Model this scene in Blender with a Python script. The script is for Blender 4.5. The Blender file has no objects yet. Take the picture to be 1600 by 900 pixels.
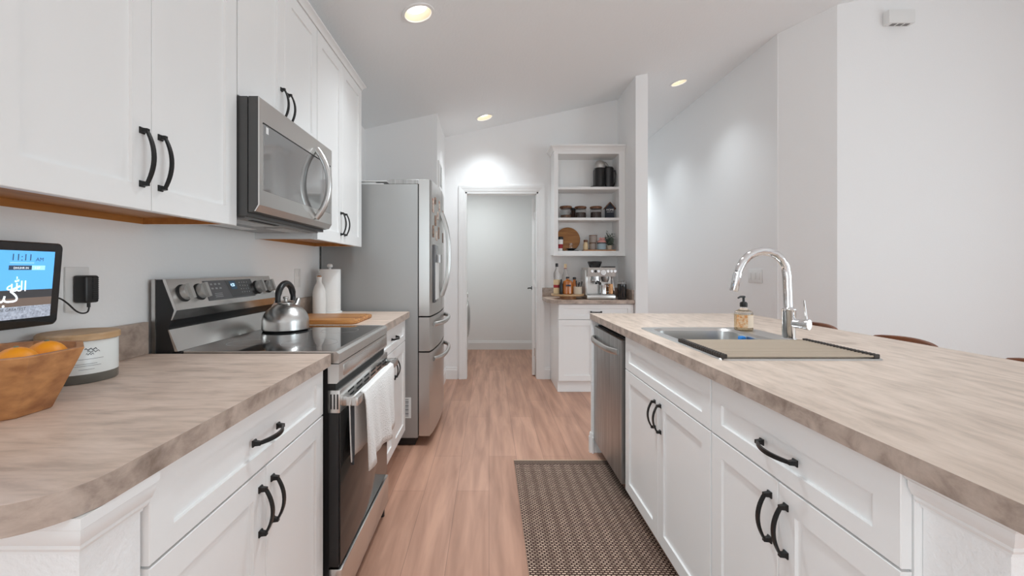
import bpy, bmesh, math, random
from mathutils import Vector, Matrix
R = math.radians
random.seed(7)
SC = bpy.context.scene
COL = SC.collection

# ------------------------------------------------------------------ camera, world, exposure
cam = bpy.data.cameras.new('camera')
cam.sensor_width = 36
cam.lens = 680 / 1600 * 36
cam.shift_x = 36 / 1600
cam.shift_y = -30 / 1600
cam.clip_start = 0.05
co = bpy.data.objects.new('camera', cam)
COL.objects.link(co)
co.location = (0, 0, 1.245)
co.rotation_euler = (R(90), 0, 0)
SC.camera = co

wd = bpy.data.worlds.new('daylight')
SC.world = wd
wd.use_nodes = True
wd.node_tree.nodes['Background'].inputs['Color'].default_value = (0.90, 0.96, 1.0, 1)
wd.node_tree.nodes['Background'].inputs['Strength'].default_value = 1.15
SC.view_settings.view_transform = 'Standard'
SC.view_settings.look = 'None'
SC.view_settings.gamma = 1
SC.view_settings.use_curve_mapping = False
SC.view_settings.exposure = 0.25
SC.cycles.max_bounces = 12
SC.cycles.diffuse_bounces = 7


def area(name, loc, rot, sx, sy, w, col=(.775, .93, 1.0)):
    l = bpy.data.lights.new(name, 'AREA')
    l.shape = 'RECTANGLE'
    l.size, l.size_y, l.energy, l.color = sx, sy, w, col
    o = bpy.data.objects.new(name, l)
    COL.objects.link(o)
    o.location = loc
    o.rotation_euler = rot
    return o


# made-up window daylight, added out of view to even out the room's brightness
area('dining_side_fill', (5.1, -1.2, 1.35), (R(90), 0, R(90)), 2.4, 1.8, 58)
area('island_side_fill', (5.1, 1.2, 1.35), (R(90), 0, R(90)), 2.4, 1.8, 8)
area('living_room_fill', (-1.1, -2.2, 1.45), (R(90), 0, R(-90)), 2.4, 2.0, 47)


# ------------------------------------------------------------------ materials
def mat(name, col, rough=.5, metal=0, bump=None, vary=None, trans=0, coat=0, emit=0, spec=None, stretch=(1, 1, 1), ior=None):
    m = bpy.data.materials.new(name)
    m.use_nodes = True
    nt = m.node_tree
    b = nt.nodes['Principled BSDF']
    I = b.inputs
    I['Base Color'].default_value = (*col, 1)
    I['Roughness'].default_value = rough
    I['Metallic'].default_value = metal
    I['Transmission Weight'].default_value = trans
    I['Coat Weight'].default_value = coat
    if ior:
        I['IOR'].default_value = ior
    if spec is not None:
        I['Specular IOR Level'].default_value = spec
    if emit:
        I['Emission Color'].default_value = (*col, 1)
        I['Emission Strength'].default_value = emit
    if bump or vary:
        g = nt.nodes.new('ShaderNodeNewGeometry')
        mp = nt.nodes.new('ShaderNodeMapping')
        mp.inputs['Scale'].default_value = stretch
        nt.links.new(g.outputs['Position'], mp.inputs['Vector'])
    if bump:
        n = nt.nodes.new('ShaderNodeTexNoise')
        n.inputs['Scale'].default_value = bump[0]
        n.inputs['Detail'].default_value = 3
        nt.links.new(mp.outputs['Vector'], n.inputs['Vector'])
        bp = nt.nodes.new('ShaderNodeBump')
        bp.inputs['Strength'].default_value = bump[1]
        bp.inputs['Distance'].default_value = bump[2] if len(bump) > 2 else .002
        nt.links.new(n.outputs['Fac'], bp.inputs['Height'])
        nt.links.new(bp.outputs['Normal'], I['Normal'])
    if vary:
        n = nt.nodes.new('ShaderNodeTexNoise')
        n.inputs['Scale'].default_value = vary[0]
        n.inputs['Detail'].default_value = 6
        nt.links.new(mp.outputs['Vector'], n.inputs['Vector'])
        r = nt.nodes.new('ShaderNodeValToRGB')
        r.color_ramp.elements[0].position = .35
        r.color_ramp.elements[1].position = .65
        r.color_ramp.elements[0].color = (*vary[1], 1)
        r.color_ramp.elements[1].color = (*col, 1)
        nt.links.new(n.outputs['Fac'], r.inputs['Fac'])
        nt.links.new(r.outputs['Color'], I['Base Color'])
    return m


def laminate(name, stretch, c0, c1, c2):
    m = mat(name, c1, .38)
    nt = m.node_tree
    b = nt.nodes['Principled BSDF']
    g = nt.nodes.new('ShaderNodeNewGeometry')
    mp = nt.nodes.new('ShaderNodeMapping')
    mp.inputs['Scale'].default_value = stretch
    nt.links.new(g.outputs['Position'], mp.inputs['Vector'])
    n = nt.nodes.new('ShaderNodeTexNoise')
    n.inputs['Scale'].default_value = 1
    n.inputs['Detail'].default_value = 8
    n.inputs['Roughness'].default_value = .62
    n.inputs['Distortion'].default_value = .3
    nt.links.new(mp.outputs['Vector'], n.inputs['Vector'])
    r = nt.nodes.new('ShaderNodeValToRGB')
    e = r.color_ramp.elements
    e[0].position, e[0].color = .28, (*c0, 1)
    e[1].position, e[1].color = .72, (*c2, 1)
    k = e.new(.5)
    k.color = (*c1, 1)
    nt.links.new(n.outputs['Fac'], r.inputs['Fac'])
    nt.links.new(r.outputs['Color'], b.inputs['Base Color'])
    return m


M = {}
M['wall'] = mat('wall_paint', (.89, .89, .89), .62, bump=(90, .25, .002))
M['wall_tex'] = mat('textured_wall_paint', (.89, .89, .89), .62, bump=(70, .7, .004))
M['ceil'] = mat('ceiling_paint', (.885, .905, .915), .8, bump=(60, .5, .003))
M['trim'] = mat('trim_paint', (.86, .86, .855), .35)
M['cab'] = mat('white_cabinet_paint', (.88, .88, .875), .32)
M['shelf'] = mat('white_shelf_paint', (.88, .88, .875), .4)
M['black'] = mat('black_iron', (.012, .012, .012), .38, .3)
M['plastic_black'] = mat('black_plastic', (.015, .015, .016), .35)
M['gap'] = mat('dark_gap', (.02, .02, .02), .7)
M['steel'] = mat('brushed_steel', (.60, .59, .575), .30, 1, bump=(6, .06, .001), stretch=(1, 1, 60))
M['steel_h'] = mat('steel_brushed_across', (.70, .695, .68), .26, 1, bump=(6, .06, .001), stretch=(60, 1, 60))
M['steel_dark'] = mat('fingerprinted_steel', (.58, .58, .575), .42, 1, bump=(6, .06, .001), stretch=(60, 60, 1), vary=(3, (.36, .355, .35)))
M['fridge_side'] = mat('grey_fridge_side', (.37, .37, .365), .45, .25, bump=(300, .2, .0006))
M['knob_metal'] = mat('satin_knob_metal', (.50, .495, .48), .35, .55)
M['smoke'] = mat('smoked_dark_plastic', (.022, .022, .024), .18)
M['slot_grey'] = mat('shadowed_slot_grey', (.22, .22, .22), .6)
M['chrome'] = mat('chrome', (.80, .80, .81), .06, 1)
M['bglass'] = mat('black_glass', (.010, .010, .011), .05, coat=.5)
M['bglass2'] = mat('dark_oven_glass', (.030, .029, .028), .10, spec=.32)
M['mwglass'] = mat('mirror_microwave_glass', (.42, .42, .42), .06, .85)
M['mwside'] = mat('microwave_case', (.085, .085, .085), .4, .3)
M['glass'] = mat('clear_glass', (1, 1, 1), .02, trans=1, ior=1.3)
M['wood_ply'] = mat('honey_plywood', (.50, .22, .055), .45, vary=(1.2, (.38, .15, .035)), stretch=(30, 3, 30))
M['acacia'] = mat('acacia_bowl_wood', (.58, .28, .11), .42, vary=(1, (.33, .135, .05)), stretch=(22, 22, 40))
M['board'] = mat('striped_cutting_board', (.62, .30, .09), .4, vary=(1, (.27, .09, .02)), stretch=(3, 60, 60))
M['lidwood'] = mat('walnut_lid', (.20, .085, .035), .45, vary=(1, (.12, .045, .02)), stretch=(40, 10, 40))
M['paleboard'] = mat('pale_wood', (.55, .36, .2), .5, vary=(1, (.45, .28, .14)), stretch=(60, 6, 60))
M['round_wood'] = mat('amber_round_board', (.42, .19, .05), .5, vary=(1, (.28, .11, .03)), stretch=(5, 20, 45))
M['stoolwood'] = mat('chestnut_stool_wood', (.20, .065, .025), .35, vary=(1, (.13, .04, .015)), stretch=(30, 6, 30))
M['orange'] = mat('orange_peel', (.90, .33, .012), .42, bump=(260, .5, .001))
M['white'] = mat('white_plastic', (.82, .82, .81), .35)
M['ceramic'] = mat('white_ceramic', (.82, .81, .79), .2)
M['paper'] = mat('paper_towel', (.86, .86, .85), .9, bump=(160, .5, .002))
M['towel'] = mat('white_waffle_cotton', (.90, .89, .875), .9, bump=(140, .9, .004))
M['stripe'] = mat('charcoal_towel_stripe', (.05, .05, .055), .9)
M['beige'] = mat('beige_stoneware', (.62, .53, .42), .6, bump=(120, .5, .002))
M['amber'] = mat('amber_spirit', (.45, .13, .012), .08, coat=.5)
M['label_red'] = mat('red_paper_label', (.35, .02, .03), .6)
M['label_cream'] = mat('cream_paper_label', (.72, .55, .33), .6)
M['label_dark'] = mat('navy_paper_label', (.03, .035, .06), .6)
M['coffee'] = mat('coffee_beans', (.05, .022, .012), .6, bump=(120, 1, .01))
M['granola'] = mat('brown_granola', (.20, .09, .045), .7, bump=(120, 1, .01))
M['pink'] = mat('pink_ribbon', (.75, .35, .32), .6)
M['blue_cont'] = mat('pale_blue_filling', (.35, .45, .50), .6)
M['grey_can'] = mat('taupe_canister', (.36, .31, .28), .5)
M['leaf'] = mat('dusty_green_leaf', (.10, .14, .11), .6, vary=(60, (.17, .22, .17)))
M['copper'] = mat('copper_metal', (.62, .33, .17), .25, 1)
M['sponge'] = mat('blue_sponge', (.03, .22, .62), .8, bump=(200, .8, .003))
M['silicone'] = mat('dark_brown_silicone', (.03, .022, .018), .55)
M['rod'] = mat('taupe_coated_rod', (.50, .41, .32), .35, .3)
M['soap'] = mat('amber_hand_soap', (.85, .66, .42), .08, trans=.75, ior=1.33)
M['soaplabel'] = mat('peach_floral_label', (.80, .66, .52), .6)
M['flower'] = mat('printed_orange_flowers', (.62, .24, .06), .6, vary=(90, (.78, .60, .40)))
M['lens'] = mat('lit_lamp_lens', (1, .95, .87), .5, emit=3.2)
M['baffle'] = mat('warm_white_baffle', (.90, .80, .62), .5)
M['sky_scr'] = mat('screen_sky', (.10, .40, .78), .3, vary=(9, (.28, .58, .88)), emit=0)
M['ink'] = mat('dark_ink', (.02, .025, .04), .6)
M['lcd'] = mat('lit_blue_digits', (.55, .80, 1.0), .5, emit=1.6)
M['lcd_halo'] = mat('blue_clock_window', (.03, .09, .16), .2)
M['panelgrey'] = mat('grey_glass_panel', (.10, .10, .105), .15)
M['legend'] = mat('grey_legend_print', (.34, .34, .34), .5)
M['candleglass'] = mat('frosted_candle_glass', (.74, .76, .745), .25)
M['candlefoot'] = mat('smoky_candle_glass_base', (.12, .115, .10), .1)
M['photo_a'] = mat('magnet_photo_print', (.45, .28, .20), .4, vary=(60, (.10, .07, .06)))
M['photo_b'] = mat('magnet_card_print', (.75, .70, .62), .4, vary=(60, (.45, .20, .15)))
M['vent'] = mat('underside_grey_metal', (.30, .30, .30), .4, .6)


def emis(name, col, s):
    return mat(name, col, .4, emit=s)


M['scr_sky'] = emis('tablet_sky_pixels', (.11, .42, .80), .75)
M['scr_cloud'] = emis('tablet_cloud_pixels', (.32, .62, .88), .75)
M['scr_sand'] = emis('tablet_pebble_pixels', (.30, .33, .40), .6)
M['scr_bank'] = emis('tablet_bank_pixels', (.16, .12, .10), .6)
M['scr_fence'] = emis('tablet_fence_pixels', (.05, .05, .055), .6)
M['scr_white'] = emis('tablet_white_pixels', (.85, .93, 1.0), .9)
M['scr_dark'] = emis('tablet_dark_pixels', (.05, .08, .13), .5)
M['scr_pill'] = emis('tablet_pale_pill_pixels', (.35, .68, .93), .8)
# pebbles on the picture of the beach
nt = M['scr_sand'].node_tree
n = nt.nodes.new('ShaderNodeTexVoronoi')
n.inputs['Scale'].default_value = 260
g_ = nt.nodes.new('ShaderNodeNewGeometry')
nt.links.new(g_.outputs['Position'], n.inputs['Vector'])
r_ = nt.nodes.new('ShaderNodeValToRGB')
r_.color_ramp.elements[0].color = (.10, .12, .17, 1)
r_.color_ramp.elements[1].color = (.62, .68, .78, 1)
nt.links.new(n.outputs['Color'], r_.inputs['Fac'])
nt.links.new(r_.outputs['Color'], nt.nodes['Principled BSDF'].inputs['Emission Color'])

M['lam_x'] = laminate('laminate_grain_across', (8, 34, 34), (.45, .345, .28), (.66, .52, .43), (.79, .64, .545))  # island laminate in a paler colour, offsetting weaker light on the left counter
M['lam_y'] = laminate('laminate_grain_along', (30, 7.5, 30), (.44, .345, .28), (.61, .49, .405), (.72, .59, .50))
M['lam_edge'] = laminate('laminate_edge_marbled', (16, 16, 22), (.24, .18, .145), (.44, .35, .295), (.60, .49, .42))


def floor_mat():
    m = mat('vinyl_planks', (.3, .15, .1), .42)
    nt = m.node_tree
    L = nt.links.new
    b = nt.nodes['Principled BSDF']
    g = nt.nodes.new('ShaderNodeNewGeometry')
    mp = nt.nodes.new('ShaderNodeMapping')
    mp.inputs['Rotation'].default_value = (0, 0, R(90))
    L(g.outputs['Position'], mp.inputs['Vector'])
    br = nt.nodes.new('ShaderNodeTexBrick')
    br.offset = .37
    br.inputs['Color1'].default_value = (.50, .275, .19, 1)
    br.inputs['Color2'].default_value = (.58, .33, .235, 1)
    br.inputs['Mortar'].default_value = (.30, .165, .12, 1)
    br.inputs['Scale'].default_value = 1
    br.inputs['Mortar Size'].default_value = .0012
    br.inputs['Brick Width'].default_value = 1.22
    br.inputs['Row Height'].default_value = .18
    L(mp.outputs['Vector'], br.inputs['Vector'])
    m2 = nt.nodes.new('ShaderNodeMapping')
    m2.inputs['Scale'].default_value = (14, 1.3, 14)
    L(g.outputs['Position'], m2.inputs['Vector'])
    n = nt.nodes.new('ShaderNodeTexNoise')
    n.inputs['Scale'].default_value = 1.2
    n.inputs['Detail'].default_value = 8
    n.inputs['Distortion'].default_value = .4
    L(m2.outputs['Vector'], n.inputs['Vector'])
    r = nt.nodes.new('ShaderNodeValToRGB')
    r.color_ramp.elements[0].position, r.color_ramp.elements[0].color = .30, (.66, .62, .60, 1)
    r.color_ramp.elements[1].position, r.color_ramp.elements[1].color = .66, (1.1, 1.1, 1.1, 1)
    L(n.outputs['Fac'], r.inputs['Fac'])
    mx = nt.nodes.new('ShaderNodeMix')
    mx.data_type = 'RGBA'
    mx.blend_type = 'MULTIPLY'
    mx.inputs[0].default_value = .9
    L(br.outputs['Color'], mx.inputs[6])
    L(r.outputs['Color'], mx.inputs[7])
    L(mx.outputs[2], b.inputs['Base Color'])
    return m


def rug_mat():
    m = mat('woven_rug', (.1, .05, .04), .95)
    nt = m.node_tree
    L = nt.links.new
    b = nt.nodes['Principled BSDF']
    g = nt.nodes.new('ShaderNodeNewGeometry')
    br = nt.nodes.new('ShaderNodeTexBrick')
    br.inputs['Color1'].default_value = (.80, .60, .46, 1)
    br.inputs['Color2'].default_value = (.56, .40, .31, 1)
    br.inputs['Mortar'].default_value = (.050, .022, .016, 1)
    br.inputs['Scale'].default_value = 1
    br.inputs['Mortar Size'].default_value = .0034
    br.inputs['Mortar Smooth'].default_value = .1
    br.inputs['Brick Width'].default_value = .021
    br.inputs['Row Height'].default_value = .0115
    L(g.outputs['Position'], br.inputs['Vector'])
    sp = nt.nodes.new('ShaderNodeSeparateXYZ')
    L(g.outputs['Position'], sp.inputs[0])
    ma = nt.nodes.new('ShaderNodeMath')
    ma.operation = 'MULTIPLY'
    ma.inputs[1].default_value = 2 * math.pi / .063
    L(sp.outputs['X'], ma.inputs[0])
    si = nt.nodes.new('ShaderNodeMath')
    si.operation = 'SINE'
    L(ma.outputs[0], si.inputs[0])
    gt = nt.nodes.new('ShaderNodeMapRange')
    gt.inputs['From Min'].default_value = .15
    gt.inputs['From Max'].default_value = .5
    L(si.outputs[0], gt.inputs['Value'])
    mx = nt.nodes.new('ShaderNodeMix')
    mx.data_type = 'RGBA'
    mx.inputs[7].default_value = (.070, .032, .024, 1)
    fm = nt.nodes.new('ShaderNodeMath')
    fm.operation = 'MULTIPLY'
    fm.inputs[1].default_value = .38
    L(gt.outputs[0], fm.inputs[0])
    L(fm.outputs[0], mx.inputs[0])
    L(br.outputs['Color'], mx.inputs[6])
    L(mx.outputs[2], b.inputs['Base Color'])
    bp = nt.nodes.new('ShaderNodeBump')
    bp.inputs['Strength'].default_value = .6
    bp.inputs['Distance'].default_value = .004
    L(br.outputs['Fac'], bp.inputs['Height'])
    bp.invert = True
    L(bp.outputs['Normal'], b.inputs['Normal'])
    return m


M['floor'] = floor_mat()
M['rug'] = rug_mat()
M['rug_border'] = mat('dark_rug_border', (.06, .033, .025), .95, bump=(200, .8, .003), vary=(220, (.24, .17, .13)))
M['fringe'] = mat('cream_rug_binding', (.62, .45, .33), .9)


# ------------------------------------------------------------------ geometry helpers
class G:
    """collects shapes in world space; becomes one mesh object"""

    def __init__(s):
        s.bm = bmesh.new()
        s.mi = 0

    def _add(s, vs, fs):
        b = [s.bm.verts.new(v) for v in vs]
        out = []
        for f in fs:
            try:
                k = s.bm.faces.new([b[i] for i in f])
                k.material_index = s.mi
                out.append(k)
            except ValueError:
                pass
        return b, out

    def box(s, x0, y0, z0, x1, y1, z1, bev=0, seg=2):
        x0, x1 = min(x0, x1), max(x0, x1)
        y0, y1 = min(y0, y1), max(y0, y1)
        z0, z1 = min(z0, z1), max(z0, z1)
        vs = [(x, y, z) for z in (z0, z1) for y in (y0, y1) for x in (x0, x1)]
        b, f = s._add(vs, [(0, 2, 3, 1), (4, 5, 7, 6), (0, 1, 5, 4), (2, 6, 7, 3), (0, 4, 6, 2), (1, 3, 7, 5)])
        if bev:
            es = list({e for k in f for e in k.edges})
            bmesh.ops.bevel(s.bm, geom=es, offset=bev, segments=seg, profile=.5, affect='EDGES', material=-1)
        return s

    def loops(s, rings, cap0=True, cap1=True, closed=False):
        n = len(rings[0])
        vs = [v for r in rings for v in r]
        fs = []
        for i in range(len(rings) - (0 if closed else 1)):
            j = (i + 1) % len(rings)
            for k in range(n):
                l = (k + 1) % n
                fs.append((i * n + k, i * n + l, j * n + l, j * n + k))
        if not closed:
            if cap0:
                fs.append(tuple(range(n))[::-1])
            if cap1:
                fs.append(tuple(range((len(rings) - 1) * n, len(rings) * n)))
        s._add(vs, fs)
        return s

    def lathe(s, c, prof, seg=28, sx=1, sy=1, cap0=True, cap1=True):
        rings = [[(c[0] + sx * r * math.cos(2 * math.pi * k / seg), c[1] + sy * r * math.sin(2 * math.pi * k / seg), c[2] + z)
                  for k in range(seg)] for r, z in prof]
        return s.loops(rings, cap0, cap1)

    def tube(s, pts, r, seg=10, closed=False, flat=1.0, up=None):
        pts = [Vector(p) for p in pts]
        n = len(pts)
        rs = r if isinstance(r, (list, tuple)) else [r] * n
        rings = []
        nrm = None
        for i, p in enumerate(pts):
            a = pts[(i - 1) % n] if (closed or i > 0) else p
            b = pts[(i + 1) % n] if (closed or i < n - 1) else p
            t = (b - a).normalized()
            if nrm is None:
                nrm = Vector(up) if up else (Vector((0, 0, 1)) if abs(t.z) < .9 else Vector((1, 0, 0)))
            nrm = (nrm - t * nrm.dot(t)).normalized()
            bi = t.cross(nrm)
            rings.append([tuple(p + (nrm * math.cos(2 * math.pi * k / seg) * flat + bi * math.sin(2 * math.pi * k / seg)) * rs[i]) for k in range(seg)])
        return s.loops(rings, closed=closed)

    def cyl(s, p0, p1, r0, r1=None, seg=24):
        return s.tube([p0, p1], [r0, r0 if r1 is None else r1], seg)

    def prism(s, poly, f0, f1):
        """poly: 2D points; f0/f1: functions (a,b)->xyz for the two ends"""
        return s.loops([[f0(*p) for p in poly], [f1(*p) for p in poly]])

    def ball(s, c, r, sz=1.0, seg=24, rings=14):
        return s.lathe(c, [(r * math.sin(math.pi * max(.02, min(.98, i / rings))), -r * sz * math.cos(math.pi * i / rings)) for i in range(rings + 1)], seg)

    def quad(s, a, b, c, d):
        s._add([a, b, c, d], [(0, 1, 2, 3)])
        return s


def root_of(o):
    while o.parent:
        o = o.parent
    return o


def build(name, g, mats, parent=None, loc=None, smooth=True, recalc=True):
    mats = mats if isinstance(mats, (list, tuple)) else [mats]
    off = Vector(root_of(parent).location) if parent else Vector(loc or (0, 0, 0))
    if recalc:
        bmesh.ops.recalc_face_normals(g.bm, faces=g.bm.faces)
    bmesh.ops.translate(g.bm, verts=g.bm.verts, vec=-off)
    me = bpy.data.meshes.new(name)
    g.bm.to_mesh(me)
    g.bm.free()
    for m in mats:
        me.materials.append(m if not isinstance(m, str) else M[m])
    if smooth:
        me.shade_smooth()
        me.set_sharp_from_angle(angle=R(32))
    o = bpy.data.objects.new(name, me)
    COL.objects.link(o)
    if parent:
        o.parent = parent
    else:
        o.location = off
    return o


def tag(o, label=None, cat=None, group=None, kind=None):
    for k, v in (('label', label), ('category', cat), ('group', group), ('kind', kind)):
        if v:
            o[k] = v
    return o


def thing(name, label, cat, loc, group=None):
    o = bpy.data.objects.new(name, None)
    o.empty_display_size = .05
    COL.objects.link(o)
    o.location = loc
    return tag(o, label, cat, group)


def solo(name, g, mats, label, cat, loc, group=None):
    return tag(build(name, g, mats, None, loc), label, cat, group)


def struct(name, g, mats, parent=None, smooth=True):
    o = build(name, g, mats, parent, smooth=smooth)
    if not parent:
        o['kind'] = 'structure'
    return o


def dup(root, loc, label, group=None):
    r = root.copy()
    COL.objects.link(r)
    r.location = loc
    r['label'] = label
    if group:
        r['group'] = group
    for ch in list(root.children):
        c = ch.copy()
        COL.objects.link(c)
        c.parent = r
        for g2 in ch.children:
            d = g2.copy()
            COL.objects.link(d)
            d.parent = c
    return r


def text(name, body, org, right, up, size, m, parent, align='LEFT', wide=1.0, shear=0):
    cu = bpy.data.curves.new(name, 'FONT')
    cu.body = body
    cu.size = size
    cu.align_x = align
    cu.shear = shear
    cu.resolution_u = 3
    t = bpy.data.objects.new('text_tmp', cu)
    COL.objects.link(t)
    me = bpy.data.meshes.new_from_object(t)
    bpy.data.objects.remove(t)
    r, u, o = Vector(right), Vector(up), Vector(org) - Vector(root_of(parent).location)
    for v in me.vertices:
        v.co = o + r * v.co.x * wide + u * v.co.y
    me.materials.append(M[m])
    ob = bpy.data.objects.new(name, me)
    COL.objects.link(ob)
    ob.parent = parent
    return ob


# frames: u along the run, w out of the door front, z up
def FR(kind, L):
    if kind == 'L':
        return lambda u, w, z: (-L + w, u, z)
    if kind == 'R':
        return lambda u, w, z: (L - w, u, z)
    return lambda u, w, z: (u, L - w, z)


def fbox(g, F, u0, w0, z0, u1, w1, z1, bev=0):
    g.box(*F(u0, w0, z0), *F(u1, w1, z1), bev)


def shaker(F, u0, u1, z0, z1, stile=.06, rail=None, t=.019, dep=.0075, top=None):
    g = G()
    rail = rail or stile
    top = top or rail
    e = .0015

    def ring(du, dz, w, dt=None):
        dt = dz if dt is None else dt
        return [F(u0 + du, w, z0 + dz), F(u1 - du, w, z0 + dz), F(u1 - du, w, z1 - dt), F(u0 + du, w, z1 - dt)]
    g.loops([ring(0, 0, -t), ring(0, 0, -e), ring(e, e, 0), ring(stile, rail, 0, top), ring(stile + .0015, rail + .0015, -dep, top + .0015)])
    return g


def pull(F, u, z, vert=True, L=.135):
    g = G()

    def P(a, b, w):
        return F(u + b, w, z + a) if vert else F(u + a, w, z + b)
    h = L / 2
    for sg in (-1, 1):
        c = sg * (h - .008)
        rings = []
        for (d, w) in ((.008, .0), (.008, .003), (.0055, .006), (.0045, .018)):
            rings.append([P(c - d, -d, w), P(c + d, -d, w), P(c + d, d, w), P(c - d, d, w)])
        g.loops(rings)
    rings = []
    for i in range(15):
        t = -1 + 2 * i / 14
        a = t * (h - .006)
        w = .013 + .019 * (1 - t * t)
        dw = -2 * .019 * t / (h - .006)
        l = math.hypot(1, dw)
        na, nw = -dw / l, 1 / l
        th = .0028
        wd_ = .0042 + .0012 * (1 - t * t)
        rings.append([P(a - na * th, -wd_, w - nw * th), P(a + na * th, -wd_, w + nw * th), P(a + na * th, wd_, w + nw * th), P(a - na * th, wd_, w - nw * th)])
    g.loops(rings)
    return g


# ------------------------------------------------------------------ the room
WL = -1.19           # left wall


def ceil_z(x):
    return 2.84 + .218 * x


g = G()
g.box(-1.4, -4.3, -.1, 5.3, 9.0, 0)
struct('floor', g, 'floor')
g = G()
g.prism([(-1.4, ceil_z(-1.4)), (5.3, ceil_z(5.3)), (5.3, ceil_z(5.3) + .1), (-1.4, ceil_z(-1.4) + .1)], lambda x, z: (x, -4.3, z), lambda x, z: (x, 9.0, z))
ceiling = struct('ceiling', g, 'ceil')
LIGHTS = [(-.418, 2.56), (-.047, 4.55), (2.09, 4.79)]
for (x, y) in LIGHTS:          # holes for the recessed lights
    sl_ = Matrix.Rotation(-math.atan(.218), 4, 'Y')
    k_ = G()
    rings_ = []
    for dz in (-.03, .062):
        rings_.append([tuple(Vector((x, y, ceil_z(x))) + (sl_ @ Vector((.0785 * math.cos(a_ * math.pi / 24), .0785 * math.sin(a_ * math.pi / 24), dz)))) for a_ in range(48)])
    k_.loops(rings_)
    cut = build('cutter', k_, 'ceil', smooth=False)
    bo_ = ceiling.modifiers.new('hole', 'BOOLEAN')
    bo_.object = cut
    bo_.solver = 'EXACT'
    bpy.context.view_layer.update()
    nm = bpy.data.meshes.new_from_object(ceiling.evaluated_get(bpy.context.evaluated_depsgraph_get()))
    ceiling.modifiers.clear()
    ceiling.data = nm
    bpy.data.objects.remove(cut)


def wall_y(name, x0, x1, y0, y1, zb=0):
    """a wall whose top follows the slope of the ceiling"""
    g = G()
    g.prism([(x0, zb), (x1, zb), (x1, ceil_z(x1)), (x0, ceil_z(x0))], lambda x, z: (x, y0, z), lambda x, z: (x, y1, z))
    return struct(name, g, 'wall')


wall_y('wall_left', WL - .12, WL, -1.0, 5.0)
# the living room behind the camera, with openings cut behind the added side lights
g = G()
for (a, b, zb, zt) in ((-4.2, -3.4, 0, ceil_z(WL)), (-3.4, -1.0, 0, .45), (-3.4, -1.0, 2.45, ceil_z(WL))):
    g.box(WL - .12, a, zb, WL, b, zt)
struct('wall_living_room', g, 'wall')
wall_y('wall_rear', -1.31, 5.3, -4.3, -4.18)
g = G()
for (a, b, zb, zt) in ((-4.2, -2.4, 0, ceil_z(5.2)), (-2.4, 2.4, 0, .45), (-2.4, 2.4, 2.25, ceil_z(5.2)), (2.4, 3.81, 0, ceil_z(5.2))):
    g.box(5.18, a, zb, 5.3, b, zt)
struct('wall_far_right', g, 'wall')
YB = 4.92
DX0, DX1, DZ = -.268, .557, 2.113
g = G()
for (x0, x1, zb) in ((-.55, DX0, 0), (DX0, DX1, DZ), (DX1, 1.60, 0)):
    g.prism([(x0, zb), (x1, zb), (x1, ceil_z(x1)), (x0, ceil_z(x0))], lambda x, z: (x, YB, z), lambda x, z: (x, YB + .12, z))
struct('wall_back', g, 'wall')
wall_y('wall_pantry', WL, -.497, 4.165, 5.04)
wall_y('wall_partition', 1.456, 1.576, 4.317, 4.93)
wall_y('wall_hall', 2.672, 2.79, 4.03, 8.9)
wall_y('wall_hall_end', 1.3, 2.8, 8.3, 8.42)
wall_y('wall_hall_inner', 1.456, 1.576, 4.93, 8.4)
g = G()
a, b = (2.672, 4.035), (2.953, 3.69)
g.loops([[(a[0], a[1], 0), (b[0], b[1], 0), (b[0] + .1, b[1] + .08, 0), (a[0] + .1, a[1] + .08, 0)],
         [(a[0], a[1], ceil_z(a[0])), (b[0], b[1], ceil_z(b[0])), (b[0] + .1, b[1] + .08, ceil_z(b[0] + .1)), (a[0] + .1, a[1] + .08, ceil_z(a[0] + .1))]])
struct('wall_angled', g, 'wall')
wall_y('wall_right', 2.953, 5.2, 3.69, 3.81)
# laundry room beyond the doorway
g = G()
g.box(-1.2, 6.72, 0, 1.2, 6.82, 2.5)
struct('wall_laundry', g, 'wall')
g = G()
g.box(-1.2, 5.04, 0, -1.1, 6.72, 2.5)
struct('wall_laundry_left', g, 'wall')
g = G()
g.box(1.0, 5.04, 0, 1.1, 6.72, 2.5)
struct('wall_laundry_right', g, 'wall')
g = G()
g.box(-1.2, 5.04, 2.44, 1.1, 6.82, 2.5)
struct('ceiling_laundry', g, 'ceil')


def baseboard(name, pts, h=.135, t=.014):
    """pts: foot line along the wall, room side to its left"""
    g = G()
    prof = [(0, 0), (t, 0), (t, h - .03), (t - .005, h - .022), (t - .005, h - .008), (t - .009, h), (0, h)]
    for (x0, y0), (x1, y1) in zip(pts, pts[1:]):
        d = Vector((x1 - x0, y1 - y0)).normalized()
        n = Vector((-d.y, d.x))
        g.prism(prof, lambda a, z: (x0 + n.x * a, y0 + n.y * a, z), lambda a, z: (x1 + n.x * a, y1 + n.y * a, z))
    return struct(name, g, 'trim')


baseboard('baseboard_laundry', [(1.0, 6.719), (-1.1, 6.719)])
baseboard('baseboard_back', [(DX0 - .09, YB - .001), (-.49, YB - .001)])
baseboard('baseboard_nook', [(.69, YB - .001), (DX1 + .066, YB - .001)])
baseboard('baseboard_pantry', [(-.496, YB - .015), (-.496, 4.165)])
baseboard('baseboard_hall', [(2.671, 8.2), (2.671, 4.05)])
baseboard('baseboard_right', [(5.2, 3.689), (2.96, 3.689)])

# door casing
g = G()
cw = .072


def casing_leg(x_in, x_out):
    g.prism([(0, 0), (1, 0), (1, .018), (.7, .018), (.5, .013), (.25, .014), (.1, .009), (0, .008)],
            lambda a, w: (x_in + (x_out - x_in) * a, YB - w, 0), lambda a, w: (x_in + (x_out - x_in) * a, YB - w, DZ + cw * a))


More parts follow.
